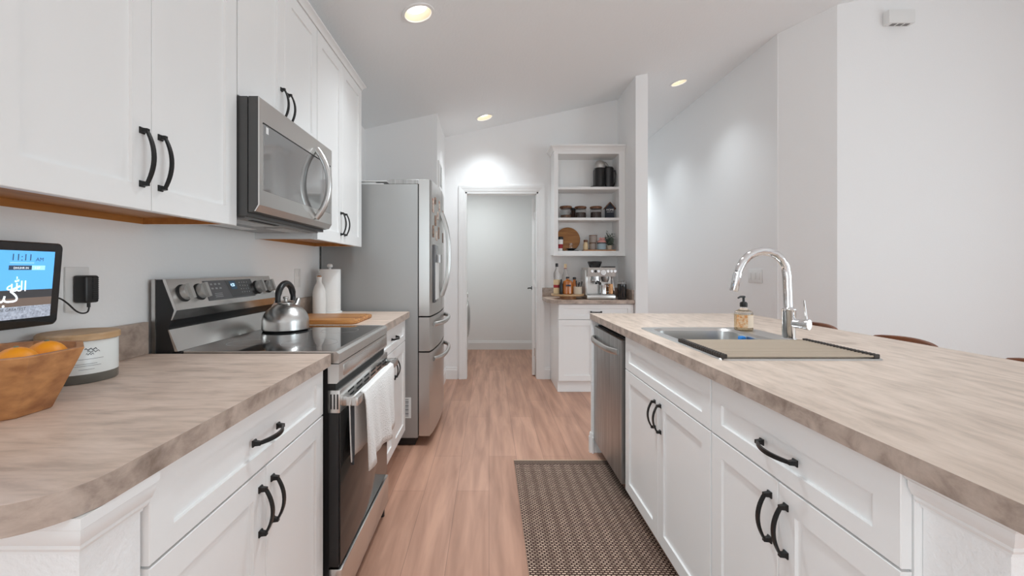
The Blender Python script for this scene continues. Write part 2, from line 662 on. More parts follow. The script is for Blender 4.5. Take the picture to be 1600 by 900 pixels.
casing_leg(DX0, DX0 - cw)
casing_leg(DX1, DX1 + cw)
g.prism([(0, 0), (1, 0), (1, .018), (.7, .018), (.5, .013), (.25, .014), (.1, .009), (0, .008)],
        lambda a, w: (DX0 - cw * a, YB - w, DZ + cw * a), lambda a, w: (DX1 + cw * a, YB - w, DZ + cw * a))
# jambs and stop
g.box(DX0, YB - .006, 0, DX0 + .018, YB + .125, DZ)
g.box(DX1 - .018, YB - .006, 0, DX1, YB + .125, DZ)
g.box(DX0, YB - .006, DZ - .018, DX1, YB + .125, DZ)
struct('trim_1', g, 'trim')

# open door swung into the laundry room
dr = thing('door_1', None, None, (.536, YB + .13, 0))
dr['kind'] = 'structure'
dr.rotation_euler = (0, 0, R(-6))
g = G()
ox, oy = .536, YB + .13
g.box(ox - .036, oy, .012, ox, oy + .78, 2.06, .003)
build('door_panel', g, 'trim', dr)
for z in (.28, 1.08, 1.86):
    g = G()
    g.box(ox - .014, oy - .004, z - .045, ox - .004, oy + .001, z + .045)
    g.cyl((ox + .002, oy - .006, z - .045), (ox + .002, oy - .006, z + .045), .006, seg=10)
    build('hinge', g, 'steel', dr)
g = G()
g.cyl((ox - .037, oy + .71, .99), (ox - .05, oy + .71, .99), .026)
g.tube([(ox - .05, oy + .71, .99), (ox - .085, oy + .71, .99), (ox - .09, oy + .69, .99), (ox - .09, oy + .60, .99)], .008)
build('door_handle', g, 'black', dr)

# half walls at the ends of the counters
LZ, RZ = .9525, .9405   # counter tops


def molding(name, F, u0, u1, ztop, ret=None):
    pass


g = G()
g.box(WL, .615, 0, -.579, .7225, LZ - .042)
struct('wall_peninsula_end', g, 'wall_tex')
prof = [(0, 0), (.005, 0), (.005, .005), (.012, .008), (.016, .014), (.016, .019), (.020, .022), (.026, .034), (.027, .040), (.027, .046), (.033, .050), (.033, .066), (0, .066)]
g = G()
zt = LZ - .042 - .066
rings = []
for (w, z) in prof:
    rings.append([(WL, .615 - w, zt + z), (-.579 + w, .615 - w, zt + z), (-.579 + w, .7225, zt + z), (-.579, .7225, zt + z), (-.579, .615, zt + z), (WL, .615, zt + z)])
g.loops(rings)
struct('trim_2', g, 'trim')
g = G()
g.box(.75, .625, 0, 1.32, .752, RZ - .040)
struct('wall_island_end', g, 'wall_tex')
g = G()
zt = RZ - .040 - .066
rings = []
for (w, z) in prof:
    rings.append([(.75 - w, .752, zt + z), (.75 - w, .625 - w, zt + z), (1.32, .625 - w, zt + z), (1.32, .625, zt + z), (.75, .625, zt + z), (.75, .752, zt + z)])
g.loops(rings)
struct('trim_3', g, 'trim')
g = G()
g.box(1.32, .625, 0, 1.42, 2.972, RZ - .040)
g.box(.695, 2.945, 0, 1.32, 2.972, RZ - .040)
struct('wall_island_back', g, 'wall_tex')
baseboard('baseboard_island', [(.706, 2.9445), (.6945, 2.9445), (.6945, 2.9725), (1.4, 2.9725)])

# ------------------------------------------------------------------ cabinets
FL = FR('L', .567)
FU = FR('L', .872)
FI = FR('R', .715)
FN = FR('B', 4.36)
FS = FR('B', 4.645)


def base_cab(F, label, u0, u1, depth, zd0, zsplit, ztop, zbox, loc, toe=.07, handle_z=None, drawer_pull=True, hl=.125, top=.04):
    t = thing('base_cabinet', label, 'cabinet', loc)
    g = G()
    if drawer_pull:
        fbox(g, F, u0, -.021, zd0 - .012, u1, -depth, zbox)
    else:
        fbox(g, F, u0, -.021, zd0 - .012, u1, -depth, .70)
        fbox(g, F, u0, -.021, .70, u1, -.05, zbox)
    fbox(g, F, u0, -.021 - toe, 0.001, u1, -depth, zd0 - .012)
    build('carcass', g, 'cab', t)
    q = .0025
    um = (u0 + u1) / 2
    d = build('drawer', shaker(F, u0 + q, u1 - q, zsplit + q, ztop, .056, .04, top=top), 'cab', t)
    if drawer_pull:
        build('handle', pull(F, um, (zsplit + .04 + ztop - top) / 2, False, hl + .01), 'black', d)
    for i, (a, b) in enumerate(((u0 + q, um - q / 2), (um + q / 2, u1 - q))):
        d = build('door', shaker(F, a, b, zd0, zsplit - q, .057), 'cab', t)
        hu = um - .030 if i == 0 else um + .030
        build('handle', pull(F, hu, handle_z, True, hl), 'black', d)
    return t


base_cab(FL, 'white base cabinet under the short counter with the fruit bowl', .7247, 1.490, .622, .153, .745, .905, .910, (-.88, 1.1, 0), handle_z=.645)
base_cab(FL, 'white base cabinet between the oven range and the refrigerator', 2.232, 2.950, .622, .153, .760, .905, .910, (-.88, 2.6, 0), handle_z=.648, hl=.12)
base_cab(FI, 'white island cabinet under the sink with a plain top panel', 1.4035, 2.2835, .60, .09, .721, .895, .8995, (1.05, 1.84, 0), handle_z=.619, drawer_pull=False, top=.07)
base_cab(FI, 'white island cabinet nearest the viewer with one pull on its drawer', .753, 1.3995, .60, .09, .721, .895, .8995, (1.05, 1.07, 0), handle_z=.615, hl=.13, top=.07)
base_cab(FN, 'white base cabinet in the coffee nook under the espresso machine', .695, 1.452, .555, .12, .735, .888, .893, (1.07, 4.66, 0), toe=.02, handle_z=.64, hl=.11)


def upper_cab(label, u0, u1, z0, z1, depth, loc, hz, off=.034, hl=.15, ply=True):
    t = thing('upper_cabinet', label, 'cabinet', loc)
    g = G()
    F = FU
    zb = z0 + (.028 if ply else 0)
    fbox(g, F, u0, -.021, zb, u1, -depth, z1 + .0015)
    if ply:
        fbox(g, F, u0, -.021, z0 + .003, u1, -.040, zb)
        fbox(g, F, u0, -.040, z0 + .003, u0 + .012, -depth, zb)
        fbox(g, F, u1 - .012, -.040, z0 + .003, u1, -depth, zb)
    build('carcass', g, 'cab', t)
    if ply:
        g = G()
        fbox(g, F, u0 + .013, -.041, zb - .004, u1 - .013, -depth + .001, zb - .001)
        fbox(g, F, u0 + .0125, -.041, z0 + .004, u0 + .016, -depth + .001, zb - .004)
        fbox(g, F, u1 - .016, -.041, z0 + .004, u1 - .0125, -depth + .001, zb - .004)
        fbox(g, F, u0 + .016, -depth + .004, z0 + .004, u1 - .016, -depth + .001, zb - .004)
        o = build('underside', g, 'wood_ply', t)
        o['label'] = 'honey coloured plywood underside'
    q = .002
    um = (u0 + u1) / 2
    for i, (a, b) in enumerate(((u0 + q, um - q / 2), (um + q / 2, u1 - q))):
        d = build('door', shaker(F, a, b, z0, z1, .062), 'cab', t)
        build('handle', pull(F, um - off if i == 0 else um + off * .8, hz, True, hl), 'black', d)
    return t


UZ0, UZ1 = 1.394, 2.463
upper_cab('white upper cabinet above the wall tablet and fruit bowl', .745, 1.507, UZ0, UZ1, .317, (-1.03, 1.126, UZ0), 1.525)
upper_cab('white upper cabinet directly above the microwave', 1.511, 2.209, 1.850, UZ1, .317, (-1.03, 1.86, 1.85), 1.935, hl=.14, ply=False)
upper_cab('tall white upper cabinet between the microwave and the refrigerator', 2.213, 2.980, UZ0, UZ1, .317, (-1.03, 2.6, UZ0), 1.51, off=.036, hl=.14)
g = G()
cp = [(0, 0), (.004, 0), (.006, .008), (.012, .016), (.020, .022), (.026, .025), (.026, .033), (0, .033)]
zt = UZ1 + .003
rings = []
for (w, z) in cp:
    xf = -.872 - .0 + w
    rings.append([(xf, .745, zt + z), (xf, 2.980 + w, zt + z), (WL + .001, 2.980 + w, zt + z), (WL + .001, 2.95, zt + z), (-.95, 2.95, zt + z), (-.95, .745, zt + z)])
g.loops(rings)
solo('crown_molding', g, 'trim', 'white crown molding along the tops of the left upper cabinets', 'molding', (-.9, 1.86, zt))

# ------------------------------------------------------------------ counters
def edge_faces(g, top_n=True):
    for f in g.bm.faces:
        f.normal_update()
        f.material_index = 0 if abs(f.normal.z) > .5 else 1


t = thing('countertop', 'beige laminate countertop with the rounded corner beside the fruit bowl', 'countertop', (-.87, 1.0, LZ - .041))
g = G()
pl = [(WL + .001, .526), (-.649, .526)]
for i in range(1, 12):
    a = R(-90 + 90 * i / 12)
    pl.append((-.649 + .105 * math.cos(a), .631 + .105 * math.sin(a)))
pl += [(-.544, .631), (-.544, 1.4977), (WL + .001, 1.4977)]
g.prism(pl, lambda x, y: (x, y, LZ - .041), lambda x, y: (x, y, LZ))
edge_faces(g)
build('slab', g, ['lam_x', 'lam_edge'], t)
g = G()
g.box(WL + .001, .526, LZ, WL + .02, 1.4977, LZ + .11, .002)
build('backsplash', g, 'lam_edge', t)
t = thing('countertop', 'beige laminate countertop beside the refrigerator carrying the cutting board', 'countertop', (-.87, 2.6, LZ - .041))
g = G()
g.box(WL + .001, 2.2305, LZ - .041, -.544, 2.985, LZ)
edge_faces(g)
build('slab', g, ['lam_x', 'lam_edge'], t)
g = G()
g.box(WL + .001, 2.2305, LZ, WL + .02, 2.985, LZ + .11, .002)
build('backsplash', g, 'lam_edge', t)

# island slab with the sink hole
SX0, SX1, SY0, SY1 = .771, 1.321, 1.440, 2.232
hx0, hx1, hy0, hy1 = SX0 + .02, SX1 - .02, SY0 + .02, SY1 - .02
g = G()
ox = [.69, hx0, hx1, 1.748]
oy = [.498, hy0, hy1, 2.976]
for z in (RZ - .039, RZ):
    for i in range(3):
        for j in range(3):
            if i == 1 and j == 1:
                continue
            g.quad((ox[i], oy[j], z), (ox[i + 1], oy[j], z), (ox[i + 1], oy[j + 1], z), (ox[i], oy[j + 1], z))
for (xs, ys) in ((ox, oy), ([hx0, hx1], [hy0, hy1])):
    for k in range(len(xs) - 1):
        for yy in (ys[0], ys[-1]):
            g.quad((xs[k], yy, RZ - .039), (xs[k + 1], yy, RZ - .039), (xs[k + 1], yy, RZ), (xs[k], yy, RZ))
    for k in range(len(ys) - 1):
        for xx in (xs[0], xs[-1]):
            g.quad((xx, ys[k], RZ - .039), (xx, ys[k + 1], RZ - .039), (xx, ys[k + 1], RZ), (xx, ys[k], RZ))
bmesh.ops.remove_doubles(g.bm, verts=g.bm.verts, dist=1e-5)
bmesh.ops.recalc_face_normals(g.bm, faces=g.bm.faces)
edge_faces(g)
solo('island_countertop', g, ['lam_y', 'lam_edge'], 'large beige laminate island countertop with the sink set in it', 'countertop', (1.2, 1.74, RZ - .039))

t = thing('countertop', 'short beige laminate countertop under the espresso machine in the nook', 'countertop', (1.07, 4.63, .895))
NZ = .932
g = G()
pl = [(.60, 4.919), (.60, 4.50), (.685, 4.335), (1.454, 4.335), (1.454, 4.919)]
g.prism(pl, lambda x, y: (x, y, NZ - .037), lambda x, y: (x, y, NZ))
edge_faces(g)
build('slab', g, ['lam_x', 'lam_edge'], t)
g = G()
g.box(.60, 4.90, NZ, 1.454, 4.919, NZ + .10, .002)
g.box(1.436, 4.36, NZ, 1.455, 4.90, NZ + .10, .002)
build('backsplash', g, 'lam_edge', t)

# ------------------------------------------------------------------ microwave
mw = thing('microwave', 'stainless over the range microwave with a bowed handle', 'microwave', (-1.0, 1.86, 1.428))
y0, y1 = 1.513, 2.207
g = G()
g.box(WL + .002, y0, 1.430, -.840, y1, 1.846)
build('case', g, 'mwside', mw)
g = G()
pf = [(-.836, 1.846), (-.803, 1.846), (-.799, 1.840), (-.799, 1.468), (-.813, 1.446), (-.836, 1.442)]
g.prism(pf, lambda x, z: (x, y0, z), lambda x, z: (x, y1, z))
d = build('door', g, 'mwside', mw)
g = G()
pf = [(-.8025, 1.8465), (-.7985, 1.8435), (-.7975, 1.840), (-.7975, 1.468), (-.812, 1.4455), (-.816, 1.4455), (-.8025, 1.469)]
g.prism(pf, lambda x, z: (x, y0 - .0005, z), lambda x, z: (x, y1 + .0005, z))
build('door_front', g, 'steel_h', d)
g = G()
g.box(-.7985, 1.540, 1.522, -.7965, 2.085, 1.757)
g.box(-.7985, 2.092, 1.522, -.7965, 2.186, 1.757)
build('window', g, 'mwglass', d)
g = G()
g.box(-.7985, 1.537, 1.757, -.796, 2.19, 1.762)
build('trim_line', g, 'gap', d)
g = G()
pts = []
for i in range(17):
    k = -1 + 2 * i / 16
    pts.append((-.795 + .058 * (1 - abs(k) ** 2.2), 2.005, 1.637 + .160 * k))
g.tube(pts, [.0125 if 0 < i < 16 else .011 for i in range(17)], 12, flat=1.15)
build('handle', g, 'steel', d)
g = G()
g.box(-.7964, 1.555, 1.728, -.7960, 1.572, 1.752)
o = build('sticker', g, 'white', d)
o['label'] = 'small white sticker'
g = G()
g.box(-1.15, y0 + .02, 1.424, -.86, y1 - .02, 1.4298)
build('bottom_plate', g, 'vent', mw)
for (xa, ya, xb, yb) in ((-.98, 1.56, -.90, 1.82), (-.98, 1.90, -.90, 2.16)):
    g = G()
    g.box(xa, ya, 1.4215, xb, yb, 1.4245)
    for k in range(7):
        yy = ya + .02 + k * .035
        g.box(xa + .01, yy, 1.4205, xb - .01, yy + .012, 1.4215)
    build('grease_filter', g, 'steel', mw)
g = G()
g.box(-.885, 1.60, 1.4225, -.868, 1.80, 1.4245)
build('vent_slot', g, 'gap', mw)
g = G()
g.box(-1.12, 1.75, 1.4215, -1.05, 1.97, 1.4245, .001)
build('lamp_cover', g, 'white', mw)

# ------------------------------------------------------------------ oven range
y0, y1 = 1.512, 2.222
ra = thing('oven_range', 'stainless electric range with a black glass cooktop between the counters', 'oven', (-.85, 1.867, 0))
g = G()
g.box(-1.165, y0 + .004, .05, -.56, y1 - .004, .90)
build('body', g, 'plastic_black', ra)
CZ = .9565
g = G()
g.box(-1.10, y0, .905, -.540, y1, CZ - .002)
g.box(-1.10, y0 + .012, CZ - .002, -.548, y1 - .012, CZ)
build('cooktop', g, 'bglass', ra)
for (cx, cy, rr) in ((-.70, 1.70, .105), (-.70, 2.04, .085), (-.94, 1.70, .075), (-.94, 2.04, .10)):
    ring = []
    g = G()
    for w in (rr, rr - .002):
        ring.append([(cx + w * math.cos(k * math.pi / 24), cy + w * math.sin(k * math.pi / 24), CZ + .0003) for k in range(48)])
    g.loops(ring, False, False)
    build('burner_marking', g, 'legend', ra)
# front frame of the cooktop
g = G()
pf = [(-.548, CZ), (-.530, CZ), (-.521, CZ - .008), (-.521, .9165), (-.548, .9165)]
g.prism(pf, lambda x, z: (x, y0 - .001, z), lambda x, z: (x, y1, z))
g.box(-1.06, y0 - .001, .9165, -.548, y0 + .010, CZ + .001)
g.box(-1.06, y1 - .010, .9165, -.548, y1, CZ + .001)
build('cooktop_frame', g, 'steel_h', ra)
g = G()
pf = [(-.56, .9135), (-.521, .9135), (-.521, .855), (-.528, .846), (-.56, .846)]
g.prism(pf, lambda x, z: (x, y0 - .001, z), lambda x, z: (x, y1, z))
g2 = g
g2.box(-.522, y0 + .05, .862, -.5185, y1 - .02, .902, .003)
build('front_band', g, 'steel_h', ra)
g = G()
g.box(-.57, y0 + .006, .812, -.535, y1 - .006, .846)
build('vent_gap', g, 'gap', ra)
# door
g = G()
g.box(-.562, y0 + .004, .205, -.524, y1 - .002, .742)
d = build('oven_door', g, 'plastic_black', ra)
g = G()
g.box(-.5245, y0 + .010, .208, -.5195, y1 - .004, .742, .001)
build('door_glass', g, 'bglass2', d)
g = G()
g.box(-.562, y0 + .002, .742, -.5185, y1 - .001, .822, .003)
build('door_top', g, 'steel_h', d)
for k in range(6):
    g = G()
    yy = y0 + .09 + k * .105
    for j in range(2):
        g.box(-.5190, yy + .0, .772 + j * .018, -.5175, yy + .07, .779 + j * .018)
    build('vent_slot', g, 'gap', d)
for j in range(3):
    g = G()
    g.box(-.552 + j * .0115, y0 + .0012, .756, -.547 + j * .0115, y0 + .003, .808)
    build('side_slot', g, 'gap', d)
g = G()
hz = .775
for yy in (y0 + .030, y1 - .040):
    g.box(-.519, yy, hz - .017, -.474, yy + .03, hz + .017, .004)
g.box(-.486, y0 + .026, hz - .015, -.462, y1 - .006, hz + .015, .003, 2)
build('door_handle', g, 'steel_h', d)
g = G()
g.box(-.56, y0 + .004, .062, -.513, y1 - .002, .197, .004)
build('storage_drawer', g, 'steel_h', ra)
for (xx, yy) in ((-.54, y1 - .03), (-.54, y0 + .03), (-1.1, y0 + .03), (-1.1, y1 - .03)):
    g = G()
    g.cyl((xx, yy, 0.0005), (xx, yy, .062), .014, seg=12)
    build('foot', g, 'plastic_black', ra)
# backguard with its controls
bp = [(-1.172, .90), (-1.172, 1.207), (-1.130, 1.207), (-1.088, 1.100), (-1.104, 1.063), (-1.118, 1.038), (-1.118, 1.030), (-1.094, .955), (-1.094, .90)]
g = G()
g.prism(bp, lambda x, z: (x, y0 + .004, z), lambda x, z: (x, y1 - .002, z))
build('backguard', g, 'plastic_black', ra)
g = G()
cs = [(-1.134, 1.208), (-1.124, 1.208), (-1.085, 1.100), (-1.101, 1.066), (-1.105, 1.066), (-1.094, 1.100), (-1.132, 1.200)]
g.prism(cs, lambda x, z: (x, y0, z), lambda x, z: (x, y1, z))
build('control_panel', g, 'steel_h', ra)
g = G()
cs = [(-1.118, 1.032), (-1.114, 1.032), (-1.083, .957), (-1.094, .957)]
g.prism(cs, lambda x, z: (x, y0 + .003, z), lambda x, z: (x, y1, z))
build('lower_panel', g, 'steel_h', ra)
g = G()
g.box(-1.173, y0, .90, -1.160, y0 + .004, 1.2085)
build('back_edge', g, 'steel', ra)
# sloped face basis: down the panel and out of it
pa, pb = Vector((-1.124, 0, 1.208)), Vector((-1.085, 0, 1.100))
dn = (pb - pa).normalized()
nn = Vector((-dn.z, 0, dn.x)).normalized()
if nn.x < 0:
    nn = -nn
plen = (pb - pa).length


def on(y, s, out):
    p = pa + dn * s + nn * out
    return Vector((p.x, y, p.z))


def plate(g, ya, yb, s0, s1, o0, o1, skew=0):
    g.loops([[on(ya + skew * s0, s0, o), on(yb + skew * s0, s0, o), on(yb + skew * s1, s1, o), on(ya + skew * s1, s1, o)] for o in (o0, o1)])


g = G()
plate(g, 1.70, 2.035, .012, .094, .0002, .002)
dp = build('display', g, 'panelgrey', ra)
g = G()
plate(g, 1.835, 2.033, .0125, .088, .002, .0024, .25)
build('keypad_glass', g, 'bglass', dp)
g = G()
plate(g, 1.862, 1.905, .018, .055, .0024, .0028, .1)
build('clock_window', g, 'lcd_halo', dp)
text('clock_digits', '4:20', on(1.868, .042, .0032), (0, 1, 0), -dn, .020, 'lcd', dp, wide=.85)
g = G()
for i in range(4):
    for j in range(4):
        yy = 1.935 + i * .019
        s = .024 + j * .015
        plate(g, yy, yy + .007, s, s + .004, .0024, .0027)
build('number_keys', g, 'legend', dp)
g = G()
for i in range(3):
    for j in range(2):
        yy = 1.735 + i * .026
        plate(g, yy, yy + .014, .024 + j * .018, .031 + j * .018, .002, .0024)
for j in range(3):
    plate(g, 1.745, 1.795, .066 + j * .007, .0685 + j * .007, .002, .0024)
build('mode_keys', g, 'legend', dp)
for ky in (1.575, 1.664, 2.078, 2.172):
    g = G()
    s = .054
    seg = 24

    def disc(r, o):
        return [tuple(on(ky + r * math.cos(2 * math.pi * k / seg), s + r * math.sin(2 * math.pi * k / seg), o)) for k in range(seg)]
    g.mi = 1
    g.loops([disc(.033, .0004), disc(.031, .006)])
    g.mi = 0
    g.loops([disc(.028, .004), disc(.0285, .013), disc(.026, .022), disc(.025, .024)])
    g.loops([[tuple(on(ky + a * .008, s + b, o)) for a, b in ((-1, -.027), (1, -.027), (1, .029), (-1, .029))] for o in (.022, .036)])
    build('knob', g, ['knob_metal', 'gap'], ra)

# ------------------------------------------------------------------ refrigerator
fy0, fy1 = 3.045, 3.955
fr = thing('refrigerator', 'stainless french door refrigerator with magnets on its doors', 'refrigerator', (-.8, 3.5, 0))
g = G()
g.box(-1.175, fy0, .06, -.498, fy1, 1.838, .004)
build('cabinet_body', g, 'fridge_side', fr)
g = G()
g.box(-1.1, fy0 + .03, .002, -.52, fy1 - .03, .06)
build('base_grille', g, 'plastic_black', fr)


def front_x(y):
    k = (y - fy0) / (fy1 - fy0) * 2 - 1
    return -.411 + .028 * (1 - k * k)


def fridge_door(name, ya, yb, z0, z1):
    g = G()
    rings = []
    n = 14
    pts = [(-.490, ya)]
    for i in range(n + 1):
        y = ya + (yb - ya) * i / n
        x = front_x(y) - (.006 if i in (0, n) else 0)
        pts.append((x, y))
    pts.append((-.490, yb))
    g.prism(pts, lambda x, y: (x, y, z0), lambda x, y: (x, y, z1))
    return build(name, g, 'steel', fr)


fm = (fy0 + fy1) / 2
dl = fridge_door('door', fy0, fm - .003, .915, 1.870)
d2 = fridge_door('door', fm + .003, fy1, .915, 1.870)
w1 = fridge_door('drawer', fy0, fy1, .668, .905)
w2 = fridge_door('drawer', fy0, fy1, .075, .658)
g = G()
g.box(-.4985, fy0 + .004, .08, -.4895, fy1 - .004, 1.85)
build('gasket', g, 'gap', fr)
for (d, yy) in ((dl, fm - .045), (d2, fm + .045)):
    g = G()
    pts = []
    for i in range(15):
        k = -1 + 2 * i / 14
        pts.append((front_x(yy) + .004 + .055 * (1 - abs(k) ** 2.6), yy, 1.36 + .33 * k))
    g.tube(pts, .012, 10, flat=1.2)
    build('handle', g, 'steel', d)
for (d, zz) in ((w1, .845), (w2, .595)):
    g = G()
    pts = []
    for i in range(19):
        k = -1 + 2 * i / 18
        y = fm + .36 * k
        pts.append((front_x(y) + .002 + .05 * (1 - abs(k) ** 4), y, zz))
    g.tube(pts, .013, 10, flat=1.25)
    build('handle', g, 'steel', d)
for yy in (fy0 + .001, fy1 - .101):
    g = G()
    g.box(-.70, yy, 1.838, -.43, yy + .1, 1.872, .004)
    build('hinge_cover', g, 'steel_dark', fr)
# ice and water dispenser in the near door
g = G()
xd = front_x(3.25) + .002
g.box(xd - .012, 3.13, 1.00, xd + .002, 3.37, 1.42, .004)
dd = build('dispenser', g, 'panelgrey', dl)
g = G()
g.box(xd + .002, 3.145, 1.02, xd + .004, 3.355, 1.29)
build('dispenser_recess', g, 'white', dd)
g = G()
g.cyl((xd + .010, 3.25, 1.29), (xd + .010, 3.25, 1.35), .028)
build('spout', g, 'steel_dark', dd)
g = G()
g.box(-.60, fy0 - .0012, .20, -.545, fy0 + .001, .345)
lb = build('energy_label', g, 'white', fr)
lb['label'] = 'white barcode sticker'
g = G()
for k in range(14):
    z = .212 + k * .009
    g.box(-.585, fy0 - .0016, z, -.562, fy0 - .0011, z + (.002 + .003 * ((k * 7) % 3) / 2))
build('barcode', g, 'ink', lb)
# things stuck on the doors
mags = [(3.135, 1.70, .05, .10, 'photo_b', 'tall pale photo strip magnet high on the refrigerator door'),
        (3.215, 1.60, .045, .075, 'photo_a', 'dark brown photo magnet below the pale strip on the refrigerator'),
        (3.30, 1.645, .04, .06, 'photo_b', 'small cream card magnet beside the refrigerator handle'),
        (3.14, 1.515, .045, .085, 'photo_a', 'round edged brown photo magnet above the water dispenser'),
        (3.25, 1.49, .04, .07, 'photo_b', 'cream and red card magnet just above the water dispenser'),
        (3.345, 1.52, .035, .09, 'photo_a', 'narrow brown photo magnet close to the refrigerator handle'),
        (3.375, 1.73, .035, .08, 'photo_b', 'pale card magnet high up beside the refrigerator handle'),
        (3.205, 1.745, .03, .05, 'photo_a', 'tiny brown magnet next to the top of the tall pale photo strip'),
        (3.62, 1.68, .05, .09, 'photo_b', 'pale photo magnet on the far refrigerator door'),
        (3.60, 1.50, .05, .08, 'photo_a', 'brown photo magnet on the far refrigerator door')]
for (yy, zz, hw, hh, mm, lab) in mags:
    g = G()
    xx = front_x(yy)
    g.box(xx - .001, yy - hw / 2, zz - hh / 2, xx + .005, yy + hw / 2, zz + hh / 2, .0015)
    solo('refrigerator_magnet', g, mm, lab, 'magnet', (xx, yy, zz), 'magnets on the refrigerator door')
g = G()
g.box(-1.12, 3.06, 1.839, -.74, 3.33, 1.846)
g.box(-1.08, 3.07, 1.8465, -.80, 3.33, 1.858, .003)
g.box(-1.0, 3.055, 1.8585, -.72, 3.28, 1.864)
solo('paper_stack', g, 'white', 'loose white papers lying on top of the refrigerator', 'papers', (-.93, 3.2, 1.839))

# ------------------------------------------------------------------ dishwasher
FD = FR('R', .708)
dw = thing('dishwasher', 'stainless dishwasher at the far end of the island', 'dishwasher', (1.0, 2.58, 0))
g = G()
fbox(g, FD, 2.289, -.03, .09, 2.941, -.60, .70)
fbox(g, FD, 2.289, -.03, .70, 2.941, -.05, .866)
build('tub', g, 'gap', dw)
g = G()
fbox(g, FD, 2.336, -.028, .091, 2.940, 0, .860, .004)
d = build('door', g, 'steel_dark', dw)
g = G()
fbox(g, FD, 2.30, -.10, .002, 2.938, -.08, .088)
build('kick_plate', g, 'plastic_black', dw)
g = G()
pts = []
for i in range(17):
    k = -1 + 2 * i / 16
    pts.append(FD(2.640 + .268 * k, .004 + .042 * (1 - abs(k) ** 4), .790))
g.tube(pts, .0115, 10, flat=1.5)
build('handle', g, 'steel', d)
g = G()
fbox(g, FD, 2.332, -.028, .091, 2.3357, -.001, .860)
build('edge_trim', g, 'steel', dw)

# ------------------------------------------------------------------ sink, faucet and what stands by them
sk = thing('kitchen_sink', 'drop in stainless sink set in the island countertop', 'sink', (1.1, 1.95, RZ))
g = G()
bx0, bx1, by0, by1, bz = .820, 1.196, 1.490, 2.179, RZ - .19


def rr(x0, x1, y0, y1, r, z, n=6):
    o = []
    for (cx, cy, a0) in ((x1 - r, y1 - r, 0), (x0 + r, y1 - r, 90), (x0 + r, y0 + r, 180), (x1 - r, y0 + r, 270)):
        for i in range(n + 1):
            a = R(a0 + 90 * i / n)
            o.append((cx + r * math.cos(a), cy + r * math.sin(a), z))
    return o


g.loops([rr(SX0, SX1, SY0, SY1, .03, RZ + .0005), rr(SX0 + .003, SX1 - .003, SY0 + .003, SY1 - .003, .03, RZ + .005),
         rr(bx0 - .012, bx1 + .012, by0 - .012, by1 + .012, .07, RZ + .005), rr(bx0, bx1, by0, by1, .06, RZ - .006),
         rr(bx0 + .012, bx1 - .012, by0 + .012, by1 - .012, .06, bz + .03), rr(bx0 + .04, bx1 - .04, by0 + .04, by1 - .04, .05, bz)], False, True)
build('basin', g, 'steel', sk)
g = G()
g.lathe((1.006, 1.833, bz), [(.04, .0005), (.042, .003), (.03, .002), (.01, -.004)], 20)
build('drain', g, 'chrome', sk)
DZK = RZ + .005
FX, FY = 1.280, 1.857
fc = thing('kitchen_faucet', 'tall chrome pull down faucet arching over the sink', 'faucet', (FX, FY, DZK))
g = G()
g.lathe((FX, FY, DZK), [(.029, 0), (.029, .004), (.0258, .006), (.0258, .118), (.0268, .120), (.0268, .129), (.020, .134), (.0174, .138)], 28)
build('body', g, 'chrome', fc)
g = G()
pxs = [(1231.5, 483), (1231, 465), (1230, 445), (1229.5, 430), (1227, 416), (1221, 405), (1212, 397.5), (1201, 393.5), (1190, 392.5), (1179, 395), (1169, 400.5), (1161, 409), (1156, 418), (1153, 425)]
P3 = [((px - 764) * FY / 680, FY, 1.245 - (py - 420) * FY / 680) for px, py in pxs]
g.tube(P3, .0174, 16)
build('neck', g, 'chrome', fc)
g = G()
p0, p1 = Vector(P3[-1]), Vector(((1146.5 - 764) * FY / 680, FY, 1.245 - (455 - 420) * FY / 680))
g.tube([p0, p0.lerp(p1, .05), p0.lerp(p1, .07), p0.lerp(p1, .95), p1], [.0166, .0166, .0180, .0170, .0155], 16)
build('spray_head', g, 'chrome', fc)
g = G()
h0 = Vector((FX, FY, DZK + .069))
hd = Vector((.50, -.866, 0)).normalized()
g.tube([h0 + hd * .015, h0 + hd * .058, h0 + hd * .06, h0 + hd * .075, h0 + hd * .077], [.020, .020, .0232, .0232, .021], 20)
h = build('handle', g, 'chrome', fc)
g = G()
q = h0 + hd * .066
g.tube([q + Vector((0, 0, .015)), q + Vector((-.004, .0, .05)), q + Vector((-.010, .0, .10))], [.0045, .0035, .003], 8)
build('lever', g, 'chrome', h)

sx, sy = 1.2475, 2.132
so = thing('soap_dispenser', 'clear hand soap bottle with a black pump behind the sink', 'soap bottle', (sx, sy, DZK))
g = G()
g.lathe((sx, sy, DZK), [(.0376, 0), (.0414, .004), (.0414, .083), (.0376, .092), (.0207, .1015), (.0132, .107), (.0132, .115)], 28)
build('bottle', g, 'glass', so)
g = G()
g.lathe((sx, sy, DZK), [(.0358, .004), (.039, .007), (.039, .078)], 24)
build('soap_liquid', g, 'soap', so)
g = G()
rings = []
for zz in (.015, .075):
    rings.append([(sx + .0420 * math.cos(R(a)), sy + .0420 * math.sin(R(a)), DZK + zz) for a in range(195, 346, 10)])
n = len(rings[0])
for k in range(n - 1):
    g.mi = 1 if k < 7 else 0
    g.quad(rings[0][k], rings[0][k + 1], rings[1][k + 1], rings[1][k])
build('paper_label', g, ['soaplabel', 'flower'], so, recalc=False)
g = G()
g.lathe((sx, sy, DZK), [(.016, .113), (.017, .115), (.017, .132), (.0125, .1375), (.0056, .139), (.0056, .158), (.0085, .160), (.0085, .1655), (.004, .1675)], 20)
g.tube([(sx, sy, DZK + .162), (sx - .02, sy - .008, DZK + .163), (sx - .034, sy - .012, DZK + .157)], [.006, .005, .004], 10)
build('pump', g, 'plastic_black', so)
g = G()
